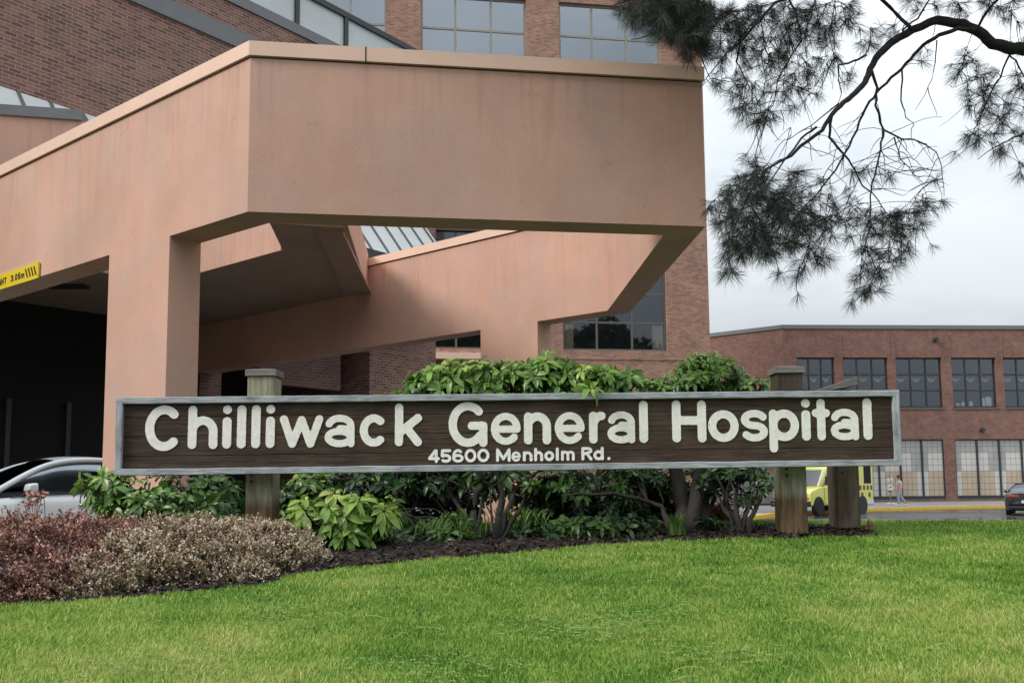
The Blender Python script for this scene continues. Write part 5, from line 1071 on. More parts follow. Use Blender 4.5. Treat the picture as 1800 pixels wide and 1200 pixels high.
# tall shrub whose crown rises above the sign middle
shrub('rhododendron', 'tall leafy rhododendron rising above the sign behind the word General', gz(850, 7.7),
      [stem([(835, 7.6), (832, 900, 7.6), (850, 840, 7.6), (800, 760, 7.7), (780, 690, 7.7)], .038), stem([(868, 7.65), (885, 880, 7.65), (875, 830, 7.7), (900, 740, 7.7), (900, 670, 7.7)], .036), stem([(850, 7.7), (800, 880, 7.8), (770, 830, 7.8), (740, 690, 7.8)], .022),
       stem([(875, 7.7), (905, 860, 7.7), (960, 820, 7.8), (1010, 680, 7.7)], .025), stem([(860, 7.8), (930, 880, 7.8), (1000, 840, 7.8), (1090, 700, 7.7)], .022), stem([(840, 7.6), (846, 870, 7.6), (800, 850, 7.6), (760, 835, 7.7)], .014),
       stem([(880, 7.6), (920, 880, 7.6), (935, 835, 7.6)], .014), stem([(870, 7.6), (860, 860, 7.5), (900, 830, 7.5)], .012)],
      [blob(765, 672, 7.75, 52, 24, .3, 36, .02), blob(820, 668, 7.8, 60, 22, .3, 40, 0), blob(880, 666, 7.75, 60, 25, .3, 44, .02), blob(950, 662, 7.7, 45, 30, .28, 42, .02), blob(972, 642, 7.7, 42, 18, .2, 22, .04), blob(1030, 668, 7.65, 60, 22, .28, 40, .02), blob(1085, 668, 7.65, 50, 18, .25, 28, .02),
       blob(1035, 684, 6.84, 20, 4, .04, 3, .10), blob(850, 690, 7.6, 190, 12, .3, 50, -.06), blob(1000, 700, 7.6, 140, 14, .3, 30, -.1), blob(850, 648, 7.7, 120, 14, .2, 22, .12), blob(1040, 656, 7.6, 60, 10, .2, 12, .12), blob(880, 845, 7.9, 110, 22, .25, 50, -.32), blob(780, 800, 8.0, 120, 30, .25, 40, -.3), blob(940, 890, 8.0, 40, 40, .2, 24, -.3)], .58, .125, 14, droop=(.3, 1.0))
# shaded thicket below the sign right of centre
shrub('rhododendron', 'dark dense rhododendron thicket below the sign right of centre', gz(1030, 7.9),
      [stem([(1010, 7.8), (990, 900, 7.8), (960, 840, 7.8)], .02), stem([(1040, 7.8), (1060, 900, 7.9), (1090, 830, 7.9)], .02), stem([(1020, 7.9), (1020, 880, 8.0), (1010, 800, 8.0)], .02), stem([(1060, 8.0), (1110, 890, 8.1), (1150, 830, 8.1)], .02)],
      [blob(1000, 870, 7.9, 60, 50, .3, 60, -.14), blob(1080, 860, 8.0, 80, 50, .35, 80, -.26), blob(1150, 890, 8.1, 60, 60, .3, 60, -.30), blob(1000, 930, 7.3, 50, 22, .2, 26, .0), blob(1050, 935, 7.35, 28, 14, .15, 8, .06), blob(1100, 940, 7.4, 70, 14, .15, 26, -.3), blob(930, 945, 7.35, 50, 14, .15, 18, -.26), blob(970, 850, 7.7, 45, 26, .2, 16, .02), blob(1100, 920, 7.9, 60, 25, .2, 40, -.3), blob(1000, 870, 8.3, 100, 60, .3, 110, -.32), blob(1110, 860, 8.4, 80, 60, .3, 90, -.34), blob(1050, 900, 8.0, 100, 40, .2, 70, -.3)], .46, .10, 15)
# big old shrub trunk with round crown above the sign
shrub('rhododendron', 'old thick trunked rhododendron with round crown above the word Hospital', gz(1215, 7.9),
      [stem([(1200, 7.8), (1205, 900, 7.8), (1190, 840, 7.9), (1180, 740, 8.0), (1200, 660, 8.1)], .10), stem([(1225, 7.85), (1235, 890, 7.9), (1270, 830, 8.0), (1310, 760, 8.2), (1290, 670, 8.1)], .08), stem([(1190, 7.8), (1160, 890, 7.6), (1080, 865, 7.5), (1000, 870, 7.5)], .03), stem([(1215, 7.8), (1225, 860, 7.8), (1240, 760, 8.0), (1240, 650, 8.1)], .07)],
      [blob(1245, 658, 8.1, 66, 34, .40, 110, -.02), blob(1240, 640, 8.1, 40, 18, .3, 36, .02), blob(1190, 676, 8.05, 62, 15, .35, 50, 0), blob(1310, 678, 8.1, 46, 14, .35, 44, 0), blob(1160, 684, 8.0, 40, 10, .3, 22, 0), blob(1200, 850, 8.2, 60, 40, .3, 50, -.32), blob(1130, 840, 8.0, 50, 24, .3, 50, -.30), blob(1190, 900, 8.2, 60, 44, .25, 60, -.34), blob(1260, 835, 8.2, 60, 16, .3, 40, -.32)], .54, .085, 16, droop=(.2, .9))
# fan of thin stems at the right
shrub('rhododendron', 'fan of thin dark stems with few leaves left of the right post', gz(1300, 7.7),
      [stem([(1296, 7.7), (1285, 900, 7.7), (1262, 840, 7.7)], .03), stem([(1305, 7.7), (1330, 890, 7.7), (1352, 830, 7.7)], .028), stem([(1300, 7.7), (1292, 880, 7.75), (1300, 820, 7.8)], .03), stem([(1300, 7.7), (1308, 900, 7.7), (1335, 860, 7.6), (1350, 815, 7.6)], .018), stem([(1298, 7.72), (1270, 880, 7.7), (1245, 850, 7.7)], .014), stem([(1303, 7.7), (1318, 870, 7.8), (1318, 820, 7.8)], .016), stem([(1290, 7.7), (1278, 890, 7.6), (1282, 830, 7.6)], .012)],
      [blob(1345, 850, 7.6, 24, 16, .12, 8, -.22), blob(1260, 850, 7.8, 40, 24, .2, 14, -.26), blob(1305, 880, 7.8, 30, 20, .15, 9, -.28), blob(1300, 828, 7.9, 55, 10, .2, 40, -.28)], .48, .085, 17)
# iris-like blades and small plants in the bed
M['blade'] = tinted('strap_leaves', [(0, (.03, .09, .015)), (.5, (.13, .28, .05)), (1, (.30, .42, .12))], .5, .3)
def strap(px, y, cnt, hgt, spread, label_, seed):
    rg = np.random.default_rng(seed); b0 = np.array(gz(px, y)); b0[2] += .02; bp2 = b0+np.stack([rg.normal(size=cnt)*spread, rg.normal(size=cnt)*spread*.6, 0*rg.normal(size=cnt)], 1); h_ = hgt*rg.uniform(.5, 1.1, cnt); ld = unit(rg.normal(size=(cnt, 3))*[1, 1, 0]+1e-6); s_ = unit(np.cross(ld, [0, 0, 1.])); wv = .006; pts = []
    for t_, k_ in ((0, 1), (.4, 1), (.75, .8), (1, .1)): c = bp2+np.array([0, 0, 1.])*(h_*(t_-.25*t_*t_))[:, None]+ld*(h_*.45*t_*t_)[:, None]; pts += [c-s_*wv*k_, c+s_*wv*k_]
    V = np.stack(pts, 1); ii = np.arange(cnt)*8; Q = np.concatenate([np.stack([ii+2*j, ii+2*j+1, ii+2*j+3, ii+2*j+2], 1) for j in range(3)])
    o = npobj('iris_clump', V.reshape(-1, 3)-b0, [Q], M['blade'], None, np.repeat(rg.uniform(.15, 1, cnt), 8)); o.location = b0; tag(o, label_, 'plant')
shrub('rhododendron', 'low dark rhododendron skirt along the mulch edge under the middle of the sign', gz(880, 7.2),  # low shrub skirt added; deep shade under the sign put into its tint
      [stem([(880, 7.2), (870, 950, 7.2)], .010), stem([(1000, 7.2), (1010, 930, 7.2)], .010), stem([(720, 7.1), (730, 950, 7.1)], .010), stem([(1150, 7.2), (1140, 930, 7.2)], .010)],
      [blob(700, 955, 7.0, 60, 14, .12, 18, -.16), blob(790, 945, 7.1, 50, 16, .12, 16, -.06), blob(950, 935, 7.2, 60, 16, .14, 18, -.22), blob(1040, 925, 7.2, 60, 20, .14, 26, -.16), blob(1120, 925, 7.25, 50, 18, .14, 20, -.28), blob(640, 965, 6.9, 40, 12, .1, 10, -.24), blob(1240, 925, 7.35, 30, 14, .12, 8, -.3)], .44, .095, 18)
strap(830, 7.3, 60, .2, .1, 'small tuft of strap leaves by the mulch edge left of the twin trunks', 34)
strap(905, 7.5, 150, .26, .11, 'clump of upright green strap leaves behind the twin dark trunks', 31)
strap(770, 7.3, 70, .18, .10, 'low clump of strap leaves under the shaded shrub by the mulch', 32)
# fern-like moss at the foot of the trunk
strap(1188, 7.15, 110, .22, .035, 'narrow tuft of thin green shoots at the old trunk foot', 33)

# ================================================================== heathers
M['heather_brown'] = tinted('brown_heather', [(0, (.025, .010, .009)), (.35, (.15, .062, .05)), (.65, (.40, .20, .155)), (1, (.64, .42, .33))], .8, .15)
M['heather_pink'] = tinted('cream_pink_heather', [(0, (.02, .018, .010)), (.3, (.14, .10, .05)), (.48, (.28, .25, .10)), (.68, (.58, .41, .32)), (1, (.84, .74, .62))], .8, .15)
def heather(label_, mounds, cnt, mat, bitL, seed, dark=.25):
    rg = np.random.default_rng(seed); P_, N_ = [], []
    tot = sum(m_[5] for m_ in mounds)
    for (px_, y_, rx, ry, hz, wgt) in mounds:
        g_ = gz(px_, y_); k = int(cnt*wgt/tot); v = unit(rg.normal(size=(k, 3))); v[:, 2] = np.abs(v[:, 2]); lump = 1+.15*np.sin(v[:, 0]*9+seed)*np.cos(v[:, 1]*8)+.07*np.sin(v[:, 0]*23+v[:, 2]*17); p = np.array([g_[0], g_[1], 0])+v*np.array([rx, ry, hz])*lump[:, None]*(rg.uniform(.78, 1.0, k)+(rg.uniform(0, 1, k) < .05)*rg.uniform(.04, .15, k))[:, None]
        p[:, 2] += lawn_z(p[:, 0], p[:, 1])-.01; P_.append(p); N_.append(unit(v/np.array([rx, ry, hz])))
    P_ = np.concatenate(P_); N_ = np.concatenate(N_); n_ = len(P_); ax = unit(N_*[1, 1, 1]+[0, 0, .55]+rg.normal(size=(n_, 3))*.45); sprL = rg.uniform(.05, .11, n_)
    # each sprig: bits along an axis
    nb = 11; V, Q, T = [], [], []; tb = np.clip(rg.normal(.62, .17, n_), 0, 1); o_ = 0
    for j in range(nb):
        t_ = (j+.5)/nb; c = P_+ax*(sprL*(t_-.55))[:, None]+rg.normal(size=(n_, 3))*.004; dd = unit(ax*.8+rg.normal(size=(n_, 3))*.9); nn = rg.normal(size=(n_, 3)); v_, q_ = quads_at(c, bitL*rg.uniform(.7, 1.3, n_), bitL*.55*rg.uniform(.7, 1.2, n_), dd, nn)
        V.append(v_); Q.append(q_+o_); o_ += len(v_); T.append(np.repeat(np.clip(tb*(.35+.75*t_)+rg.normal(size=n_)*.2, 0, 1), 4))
    b0 = np.array(gz(mounds[0][0], mounds[0][1])); t = thing('heather', label_, 'shrub', tuple(b0))
    npobj('sprigs', np.concatenate(V)-b0, [np.concatenate(Q)], mat, t, np.concatenate(T))
    # woody twigs inside and dark core
    mb = MB(); 
    for (px_, y_, rx, ry, hz, wgt) in mounds:
        g_ = gz(px_, y_)
        for k in range(int(60*wgt)):
            v = unit(rg.normal(size=3)); v[2] = abs(v[2]); e = np.array([rx, ry, hz])*v*rg.uniform(.85, 1.06); mb.tube([Vector((g_[0]+e[0]*.15-b0[0], g_[1]+e[1]*.15-b0[1], g_[2]-b0[2])), Vector((g_[0]+e[0]*.6-b0[0], g_[1]+e[1]*.6-b0[1], g_[2]+e[2]*.45-b0[2]+.02)), Vector((g_[0]+e[0]-b0[0], g_[1]+e[1]-b0[1], g_[2]+e[2]-b0[2]))], [.006, .004, .0015], 4, cap=False)
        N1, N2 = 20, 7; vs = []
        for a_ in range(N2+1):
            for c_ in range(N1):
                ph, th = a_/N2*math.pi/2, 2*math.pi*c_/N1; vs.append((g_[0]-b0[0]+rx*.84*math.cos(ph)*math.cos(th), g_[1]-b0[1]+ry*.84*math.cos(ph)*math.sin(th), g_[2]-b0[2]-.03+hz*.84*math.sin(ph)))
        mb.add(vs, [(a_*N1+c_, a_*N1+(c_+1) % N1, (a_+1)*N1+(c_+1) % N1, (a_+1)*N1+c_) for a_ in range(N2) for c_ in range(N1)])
    obj('twigs', mb, M['stem'], t); return t
heather('rust brown heather mound at the left edge below the silver car', [(60, 5.28, .62, .56, .37, 3), (-90, 5.2, .55, .5, .35, 2), (165, 5.75, .42, .40, .30, 1.5), (250, 6.25, .42, .3, .24, 1)], 17000, M['heather_brown'], .0135, 41)
heather('cream and pink flowering heather mound spreading in front of the left post', [(330, 5.62, .55, .46, .32, 3), (215, 5.28, .42, .36, .27, 1.7), (440, 5.85, .42, .42, .28, 1.9), (150, 5.05, .27, .24, .17, .7), (510, 5.98, .24, .26, .16, .6), (390, 5.35, .30, .16, .14, .5)], 17000, M['heather_pink'], .013, 42)
# dried flower heads standing above the brown heather
mb = MB(); rgx = random.Random(5); b0 = Vector(gz(70, 5.9)); top = Vector(P(62, 880, 5.6))
for (px_, py_) in ((55, 868), (68, 872), (62, 882), (50, 885), (75, 868)):
    e = Vector(P(px_, py_, 5.6)); mb.tube([b0-b0, (Vector(P(60, 930, 5.7))-b0), e-b0], [.003, .0025, .002], 4)
    for k in range(26):
        c = e-b0+Vector((rgx.gauss(0, .016), rgx.gauss(0, .016), rgx.gauss(0, .010))); s_ = .008; d = Vector((rgx.gauss(0, 1), rgx.gauss(0, 1), rgx.gauss(0, 1))).normalized(); f_ = d.orthogonal().normalized(); mb.quad(c-d*s_-f_*s_, c+d*s_-f_*s_, c+d*s_+f_*s_, c-d*s_+f_*s_)
o = obj('dried_flower', mb, plain('dried_flower_head', (.42, .22, .17), .8, var=.3, vscale=40), None, tuple(b0)); tag(o, 'dried pinkish brown flower head standing above the brown heather by the car mirror', 'flower')
# small brown shrublet behind, left of the fan stems
heather('small reddish brown bare shrublet behind the mulch beside the old trunk', [(1262, 8.3, .20, .15, .17, 1)], 900, M['heather_brown'], .011, 43)

# ================================================================== the pine reaching in from the right
M['bark'] = plain('pine_bark', (.035, .030, .027), .9, var=.35, vscale=9, bump=.8, bscale=30)
M['needle'] = tinted('pine_needles', [(0, (.008, .013, .009)), (.5, (.024, .036, .024)), (1, (.085, .105, .075))], .5, .1, spec=.4)
def z4(*pts): return [(1250+a/2.144, b_/2.144) for a, b_ in pts]
Ptree = Vector((9.4, 8.6, float(base_z(9.4, 8.6))))
pine = thing('pine_tree', 'large dark pine with long drooping needle branches against the pale sky at right', 'tree', tuple(Ptree))
mb = MB(); mb.tube([(0, 0, -.1), (.02, 0, 1), (-.05, .05, 3), (.05, .1, 5), (0, 0, 8), (.1, 0, 11), (0, 0, 14)], [.42, .34, .31, .28, .24, .16, .05], 14); obj('trunk', mb, M['bark'], pine, smooth=True)
limbs = [  # pixel path, start/end depth, start/end radius in picture pixels
 ([(1880, 95)]+z4((1179, 185), (1120, 180), (1060, 165), (1010, 120), (950, 92), (850, 75), (760, 115), (680, 160), (630, 205), (600, 260), (580, 310), (545, 350), (500, 385), (455, 430), (420, 490), (340, 550), (280, 600), (210, 640), (150, 720), (90, 850), (60, 960)), 8.4, 7.5, 25, 2.0),
 (z4((1000, 112), (930, 110), (860, 132), (800, 170), (750, 225), (700, 275), (640, 330), (600, 385), (560, 460), (520, 550), (470, 640), (400, 730), (330, 800), (280, 900), (240, 960)), 8.2, 7.9, 9, 1.6),
 (z4((600, 255), (625, 330), (620, 400), (650, 490), (720, 525), (780, 530), (850, 570), (870, 640), (878, 740)), 8.0, 8.3, 6, 1.0),
 (z4((650, 490), (640, 560), (615, 660), (600, 740), (600, 850), (570, 960), (560, 1080)), 8.0, 7.8, 4.5, 1.2),
 (z4((585, 210), (540, 230), (478, 245), (480, 300), (492, 350)), 8.0, 7.8, 5, 2.0),
 (z4((450, 440), (445, 520), (490, 570), (530, 620), (570, 700), (610, 730), (660, 800), (700, 850)), 7.9, 8.1, 6, 1.3),
 (z4((690, 520), (715, 600), (760, 650), (812, 702)), 8.0, 8.2, 3, .9),
 (z4((720, 260), (715, 380), (735, 440), (765, 472)), 8.1, 8.2, 3.5, 1.2),
 (z4((430, -30), (300, -10), (240, 10), (185, 75), (110, 160), (95, 230), (130, 300), (180, 400)), 7.9, 7.7, 7, 1.4),
 (z4((290, -20), (330, 80), (340, 150), (250, 300), (235, 400), (190, 460)), 7.9, 7.8, 4.5, 1.2),
 (z4((110, 160), (60, 200), (10, 260), (-20, 300), (-40, 330)), 7.8, 7.7, 3.5, 1.3),
 (z4((760, 115), (700, 60), (620, -20)), 8.1, 8.3, 7, 6),
 (z4((720, 115), (780, 70), (830, -10)), 8.1, 8.4, 4, 3),
 (z4((1130, 195), (1090, 290), (1040, 380), (1000, 470), (960, 560)), 8.4, 8.2, 4, 1.2),
 (z4((850, 150), (845, 240), (820, 330), (770, 415)), 8.2, 8.2, 2.5, .8),
 (z4((1185, 500), (1120, 530), (1060, 560), (1004, 602)), 8.6, 8.3, 4, 1.0),
 (z4((400, 480), (340, 520), (250, 640), (170, 760), (50, 830)), 7.8, 7.5, 5, 1.4),
 (z4((480, 390), (380, 470), (300, 520), (300, 480)), 7.9, 7.7, 3, .8),
 (z4((1000, 112), (1040, 40), (1100, -20)), 8.3, 8.8, 5, 5), (z4((1100, 180), (1150, 230), (1185, 300), (1190, 420)), 8.4, 8.8, 4, 2),
 ([(1240, -40), (1215, 0), (1190, 40), (1150, 60), (1110, 70)], 8.2, 8.0, 6, 1.5), ([(1300, -60), (1240, -10), (1220, 60), (1235, 110), (1250, 140)], 8.1, 8.1, 6, 1.5), ([(1220, -50), (1150, -20), (1110, 0), (1080, 10)], 8.3, 8.1, 6, 1.2),
]
NODES = []; rl = np.random.default_rng(77)
for pts, z0_, z1_, r0_, r1_ in limbs:
    n_ = len(pts); out = []; rr = []
    for i in range(n_-1):
        for k in range(3):
            t = (i+k/3)/(n_-1); a, b_ = pts[i], pts[i+1]; px_ = a[0]+(b_[0]-a[0])*k/3; py_ = a[1]+(b_[1]-a[1])*k/3; y_ = z0_+(z1_-z0_)*t+.10*math.sin(t*7+z0_*9)
            out.append(at_y(px_+rl.normal()*.8, py_+rl.normal()*.8, y_)); rr.append((r0_+(r1_-r0_)*t**.75)*y_/F*.5)
    out.append(at_y(*pts[-1], z1_)); rr.append(r1_*z1_/F*.5)
    mb = MB(); mb.tube([p-Ptree for p in out], rr, 8 if r0_ > 6 else 6); obj('branch', mb, M['bark'], pine, smooth=True); NODES += [(p, r_) for p, r_ in zip(out, rr)]
# main limb joins the trunk
p0 = at_y(1880, 95, 8.4); mb = MB(); mb.tube([p0-Ptree, Vector((p0.x+.6, p0.y+.05, p0.z-.12))-Ptree, Vector((.05, 0, p0.z-.35-Ptree.z))], [.115, .13, .17], 10); obj('branch', mb, M['bark'], pine, smooth=True)
NP = np.array([tuple(p) for p, r_ in NODES])
# clusters of needle tufts: px, py, rx, ry, count, depth
CL = [(1200, 10, 60, 20, 50, 8.2), (1235, 40, 30, 30, 26, 8.1), (1140, 30, 40, 24, 22, 8.2), (1300, 80, 50, 40, 26, 8.0), (1370, 170, 40, 40, 12, 7.9), (1460, 30, 50, 30, 16, 8.2), (1360, 380, 50, 40, 34, 7.7), (1330, 310, 30, 20, 12, 7.6), (1475, 350, 40, 24, 10, 7.9), (1450, 400, 40, 30, 14, 7.8), (1550, 415, 40, 20, 12, 8.0), (1150, 10, 66, 26, 50, 8.2), (1200, 30, 46, 40, 60, 8.2), (1170, 50, 36, 24, 22, 8.1), (1225, 75, 22, 30, 20, 8.1), (1165, 12, 70, 34, 80, 8.1), (1215, 50, 34, 36, 40, 8.0), (1118, 28, 34, 18, 20, 8.1), (1180, 55, 40, 20, 26, 8.0), (1215, 95, 18, 22, 12, 8.1), (1262, 60, 40, 50, 54, 8.0), (1262, 130, 12, 22, 8, 8.0), (1300, 25, 50, 26, 34, 7.9), (1340, 60, 50, 50, 44, 7.9), (1390, 30, 44, 30, 28, 8.0),
      (1330, 135, 40, 40, 30, 7.8), (1318, 195, 30, 26, 16, 7.7), (1345, 205, 26, 18, 10, 7.8), (1395, 100, 34, 60, 30, 7.9), (1430, 40, 40, 34, 22, 8.1), (1450, 90, 24, 40, 12, 8.0), (1415, 150, 30, 30, 14, 7.9), (1430, 60, 90, 50, 26, 8.3), (1285, 165, 14, 10, 3, 7.8),
      (1322, 276, 14, 14, 4, 7.7), (1335, 300, 20, 14, 6, 7.6), (1310, 330, 30, 26, 26, 7.6), (1345, 350, 44, 34, 46, 7.6), (1270, 372, 26, 34, 26, 7.5), (1300, 400, 40, 34, 46, 7.5), (1330, 430, 44, 30, 46, 7.5), (1295, 440, 26, 26, 26, 7.5), (1280, 482, 14, 14, 8, 7.5), (1390, 360, 44, 36, 40, 7.8), (1410, 320, 40, 26, 18, 7.8), (1380, 410, 40, 34, 30, 7.7), (1420, 420, 34, 34, 26, 7.8),
      (1440, 368, 34, 22, 18, 7.9), (1438, 455, 20, 14, 8, 7.8), (1400, 470, 16, 16, 5, 7.7), (1400, 518, 4, 5, 1, 7.7), (1401, 488, 6, 6, 2, 7.7), (1363, 478, 10, 6, 2, 7.7), (1468, 455, 8, 5, 1, 7.8),
      (1500, 380, 34, 14, 14, 8.0), (1545, 385, 34, 16, 16, 8.1), (1598, 388, 34, 18, 26, 8.2), (1625, 365, 22, 16, 8, 8.2), (1570, 410, 36, 16, 14, 8.1), (1575, 440, 24, 20, 14, 8.0), (1530, 455, 22, 24, 16, 7.9), (1555, 480, 26, 14, 10, 7.9), (1515, 500, 16, 20, 10, 7.8), (1535, 512, 20, 8, 6, 7.8), (1498, 535, 5, 6, 2, 7.8),
      (1640, 432, 3, 4, 1, 8.2), (1658, 355, 8, 5, 2, 8.3), (1648, 318, 8, 6, 2, 8.3), (1505, 300, 24, 10, 5, 8.0), (1545, 310, 24, 12, 5, 8.0), (1495, 415, 10, 6, 2, 7.8),
      (1700, 110, 30, 24, 10, 8.3), (1672, 130, 16, 14, 5, 8.2), (1730, 150, 36, 30, 18, 8.3), (1715, 190, 26, 26, 12, 8.3), (1752, 200, 24, 30, 14, 8.3), (1785, 170, 22, 40, 16, 8.5), (1720, 240, 22, 14, 9, 8.2), (1760, 250, 20, 18, 7, 8.4), (1790, 240, 16, 16, 6, 8.5), (1700, 245, 10, 8, 3, 8.2), (1675, 270, 3, 3, 1, 8.2), (1755, 275, 14, 6, 3, 8.3),
      (1797, 300, 8, 18, 4, 8.6), (1690, 18, 26, 16, 8, 8.3), (1740, 8, 30, 14, 10, 8.4), (1785, 20, 30, 26, 14, 8.6), (1610, 10, 20, 12, 6, 8.2), (1560, 55, 26, 14, 8, 8.1), (1530, 75, 18, 12, 5, 8.0), (1620, 100, 16, 14, 4, 8.1), (1655, 8, 16, 8, 4, 8.3), (1510, 15, 30, 24, 6, 8.2), (1780, 80, 20, 14, 4, 8.5), (1500, 140, 20, 16, 5, 8.1)]
TP, TD, TLn, TT = [], [], [], []
mbt = MB(); rg = np.random.default_rng(99)
def twig(p, q, r_, droop=.06):
    L_ = (p-q).length; m1v = q.lerp(p, .33)+Vector(rg.normal(size=3)*L_*.10)+Vector((0, 0, L_*.10)); m2v = q.lerp(p, .7)+Vector(rg.normal(size=3)*L_*.09)-Vector((0, 0, L_*.02))
    pts = [q]
    for t in (.2, .4, .6, .8, 1.0):
        a = q.lerp(m1v, t).lerp(m1v.lerp(m2v, t), t).lerp(m1v.lerp(m2v, t).lerp(m2v.lerp(p, t), t), t); pts.append(a)
    mbt.tube([v-Ptree for v in pts], [r_*(1-.5*i/5) for i in range(6)], 4, cap=False); return (pts[-1]-pts[-2]).normalized(), pts
for (cx_, cy_, rx, ry, cnt, yd) in CL:
    for _ in range(cnt):
        a, r_ = rg.uniform(0, 6.283), math.sqrt(rg.uniform(0, 1)); p = at_y(cx_+rx*r_*math.cos(a), cy_+ry*r_*math.sin(a), yd+rg.normal()*.28); pn = np.array(p)
        k = np.argmin(np.sum((NP-pn)**2*[1, .6, 1], 1)+np.where(NP[:, 2] < p.z, .15, 0)); q = Vector(NP[k]); d, pts_ = twig(p, q, .0042 if (p-q).length < .5 else .0055)
        if len(NP) < 5200: NP = np.vstack([NP, np.array([tuple(v) for v in pts_[2:5]])])
        d = (d+Vector((rg.normal()*.35, rg.normal()*.35, -.25+rg.normal()*.2))).normalized(); TP.append(p); TD.append(d); TLn.append(rg.uniform(.11, .18)); TT.append(rg.uniform(.1, .7)+(.35 if cx_ < 1260 else 0))  # left tufts get a lighter tint: stronger light put into their colour
# thin bare hanging twigs
zone = [(1500, 330, 60, 90), (1560, 340, 50, 70), (1450, 300, 60, 60), (1600, 300, 50, 60), (1420, 190, 50, 60), (1640, 330, 20, 40), (1560, 420, 50, 40), (1700, 200, 60, 60), (1340, 240, 40, 50), (1400, 400, 50, 40)]
for (cx_, cy_, rx, ry) in zone:
    for _ in range(20):
        p = at_y(cx_+rg.uniform(-rx, rx), cy_+rg.uniform(-ry, ry), 8.0+rg.normal()*.3); pn = np.array(p); k = rg.choice(np.argsort(np.sum((NP-pn)**2, 1)+np.where(NP[:, 2] < p.z, .3, 0))[:12]); q = Vector(NP[k])
        if (p-q).length < 1.0: twig(p, q, .0040)
obj('twigs', mbt, M['bark'], pine, smooth=False)['kind'] = 'stuff'
# needles
def needles(TP, TD, TL, TT, per, wdt, name):
    B0 = np.array([tuple(p) for p in TP])-np.array(Ptree); D = np.array([tuple(d) for d in TD]); n_ = len(B0); L_ = np.repeat(np.array(TL), per)*rg.uniform(.7, 1.1, n_*per); B_ = np.repeat(B0, per, 0); D_ = np.repeat(D, per, 0)
    a = rg.normal(size=(n_*per, 3)); sp_ = rg.uniform(.25, 1.5, n_*per)[:, None]; v = unit(D_+unit(np.cross(D_, a))*sp_); B_ = B_-D_*(rg.uniform(0, .05, n_*per))[:, None]
    e = B_+v*L_[:, None]; e[:, 2] -= L_*rg.uniform(.02, .22, n_*per); mid = B_+v*(L_*.55)[:, None]; s_ = unit(np.cross(v, rg.normal(size=v.shape)))*wdt
    V = np.stack([B_-s_*.6, B_+s_*.6, mid+s_, mid-s_, e], 1).reshape(-1, 3); k = np.arange(n_*per)*5; tt_ = np.clip(np.repeat(np.array(TT), per)+rg.normal(size=n_*per)*.15, 0, 1)
    return npobj(name, V, [np.stack([k, k+1, k+2, k+3], 1), np.stack([k+3, k+2, k+4], 1)], M['needle'], pine, np.repeat(tt_, 5))
needles(TP, TD, TLn, TT, 44, .00115, 'needles')['kind'] = 'stuff'
# unseen crown above the view, thickened and placed to shade the canopy front
TP, TD, TLn, TT = [], [], [], []
mbt = MB()
for k in range(84):
    a = Vector((rg.uniform(-.3, 4.6), rg.uniform(6.6, 9.4), rg.uniform(6.5, 9.0))); s_ = Vector((9.4, 8.6, a.z+rg.uniform(-.2, .8))); mbt.tube([s_-Ptree, s_.lerp(a, .5)+Vector((0, 0, .35))-Ptree, a-Ptree], [.07, .045, .015], 6)
    for _ in range(20):
        t = rg.uniform(.3, 1.05); q = s_.lerp(a, t)+Vector(tuple(rg.normal(size=3)*.42)); q.z = max(q.z, 1.45+.536*q.y+.55); TP.append(q); TD.append(Vector(tuple(unit(rg.normal(size=3)-[0, 0, .4])))); TLn.append(rg.uniform(.2, .3)); TT.append(rg.uniform(0, .6))
obj('crown_shade_branches', mbt, M['bark'], pine, smooth=True)['kind'] = 'stuff'
needles(TP, TD, TLn, TT, 34, .008, 'crown_shade_needles')['kind'] = 'stuff'

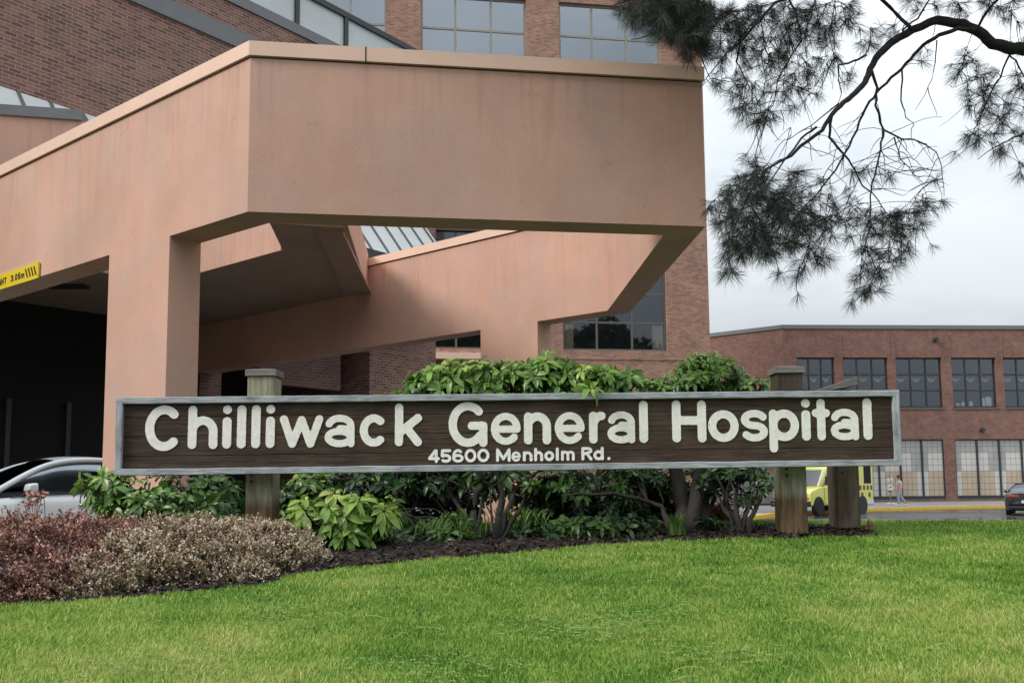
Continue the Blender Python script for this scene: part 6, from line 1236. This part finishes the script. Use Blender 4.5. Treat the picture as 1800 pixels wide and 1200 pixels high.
# ================================================================== trees across the street behind the viewer (seen mirrored in the windows)
M['far_leaf'] = tinted('street_tree_leaf', [(0, (.012, .022, .010)), (1, (.05, .08, .03))], .7, .15)
rg = np.random.default_rng(5)
v = unit(rg.normal(size=(5200, 3))); lum = 1+.22*np.sin(v[:, 0]*6)*np.cos(v[:, 1]*5+1)*np.sin(v[:, 2]*6); pos = v*(rg.uniform(.25, 1, 5200)**.4*lum)[:, None]*[4.2, 4.2, 4.6]+[0, 0, 8.0]
Vq, Qq = quads_at(pos, np.full(5200, .5), np.full(5200, .34), unit(rg.normal(size=(5200, 3))), rg.normal(size=(5200, 3)))
st0 = thing('street_tree', 'broad dark tree across the street, seen only as a reflection in the windows', 'tree', (6, -34, 0), 0, 'trees across the street mirrored in the windows')
npobj('crown', Vq, [Qq], M['far_leaf'], st0, np.repeat(rg.uniform(0, 1, 5200), 4)); mb = MB(); mb.tube([(0, 0, -.1), (.1, 0, 3), (0, .1, 7), (.3, 0, 10)], [.4, .3, .22, .08], 10); obj('trunk', mb, M['bark'], st0, smooth=True)
for k, (x_, y_, rz, sc) in enumerate(((-4, -38, 1, 1.1), (15, -36, 2, 1.2), (24, -40, 3, 1.0), (33, -34, 4, 1.25), (44, -38, 5, 1.1), (-14, -42, 6, 1.0), (56, -36, 2.2, 1.2), (-26, -46, 3, 1))):
    c = st0.copy(); C.objects.link(c); c.location = (x_, y_, 0); c.rotation_euler = (0, 0, rz); sc *= 1.45; c.scale = (sc, sc, sc)
    for ch_ in list(st0.children): d = ch_.copy(); C.objects.link(d); d.parent = c
st0.scale = (1.6, 1.6, 1.6)

# clover patches in the lawn
rg = np.random.default_rng(8); cp = [(1000, 4.0, .22), (1060, 3.9, .16), (1130, 4.2, .2), (300, 3.5, .2), (760, 3.4, .2), (1400, 4.6, .25), (500, 4.3, .18), (1250, 3.5, .15)]
X, Y = [], []
for (px_, y_, r_) in cp:
    c_ = at_y(px_, 900, y_); X.append(c_.x+rg.normal(size=150)*r_); Y.append(y_+rg.normal(size=150)*r_*.6)
X = np.concatenate(X); Y = np.concatenate(Y); k_ = Y < bed_front(X)-.1; X, Y = X[k_], Y[k_]; Z = lawn_z(X, Y)+rg.uniform(.02, .042, len(X)); Pq = np.stack([X, Y, Z], 1)
V, Q = [], []; o_ = 0
for j in range(3):
    an = rg.uniform(0, .4, len(X))+j*2.094; d = np.stack([np.cos(an), np.sin(an), 0*an], 1); nn = unit(np.array([0, -.3, 1.])+rg.normal(size=(len(X), 3))*.3); v_, q_ = quads_at(Pq+d*.007, np.full(len(X), .008), np.full(len(X), .007), d, nn); V.append(v_); Q.append(q_+o_); o_ += len(v_)
tag(npobj('clover', np.concatenate(V), [np.concatenate(Q)], M['blade'], None, np.tile(np.repeat(rg.uniform(.35, 1, len(X)), 4), 3)), 'small clover leaves in patches among the lawn grass', 'clover', kind='stuff')
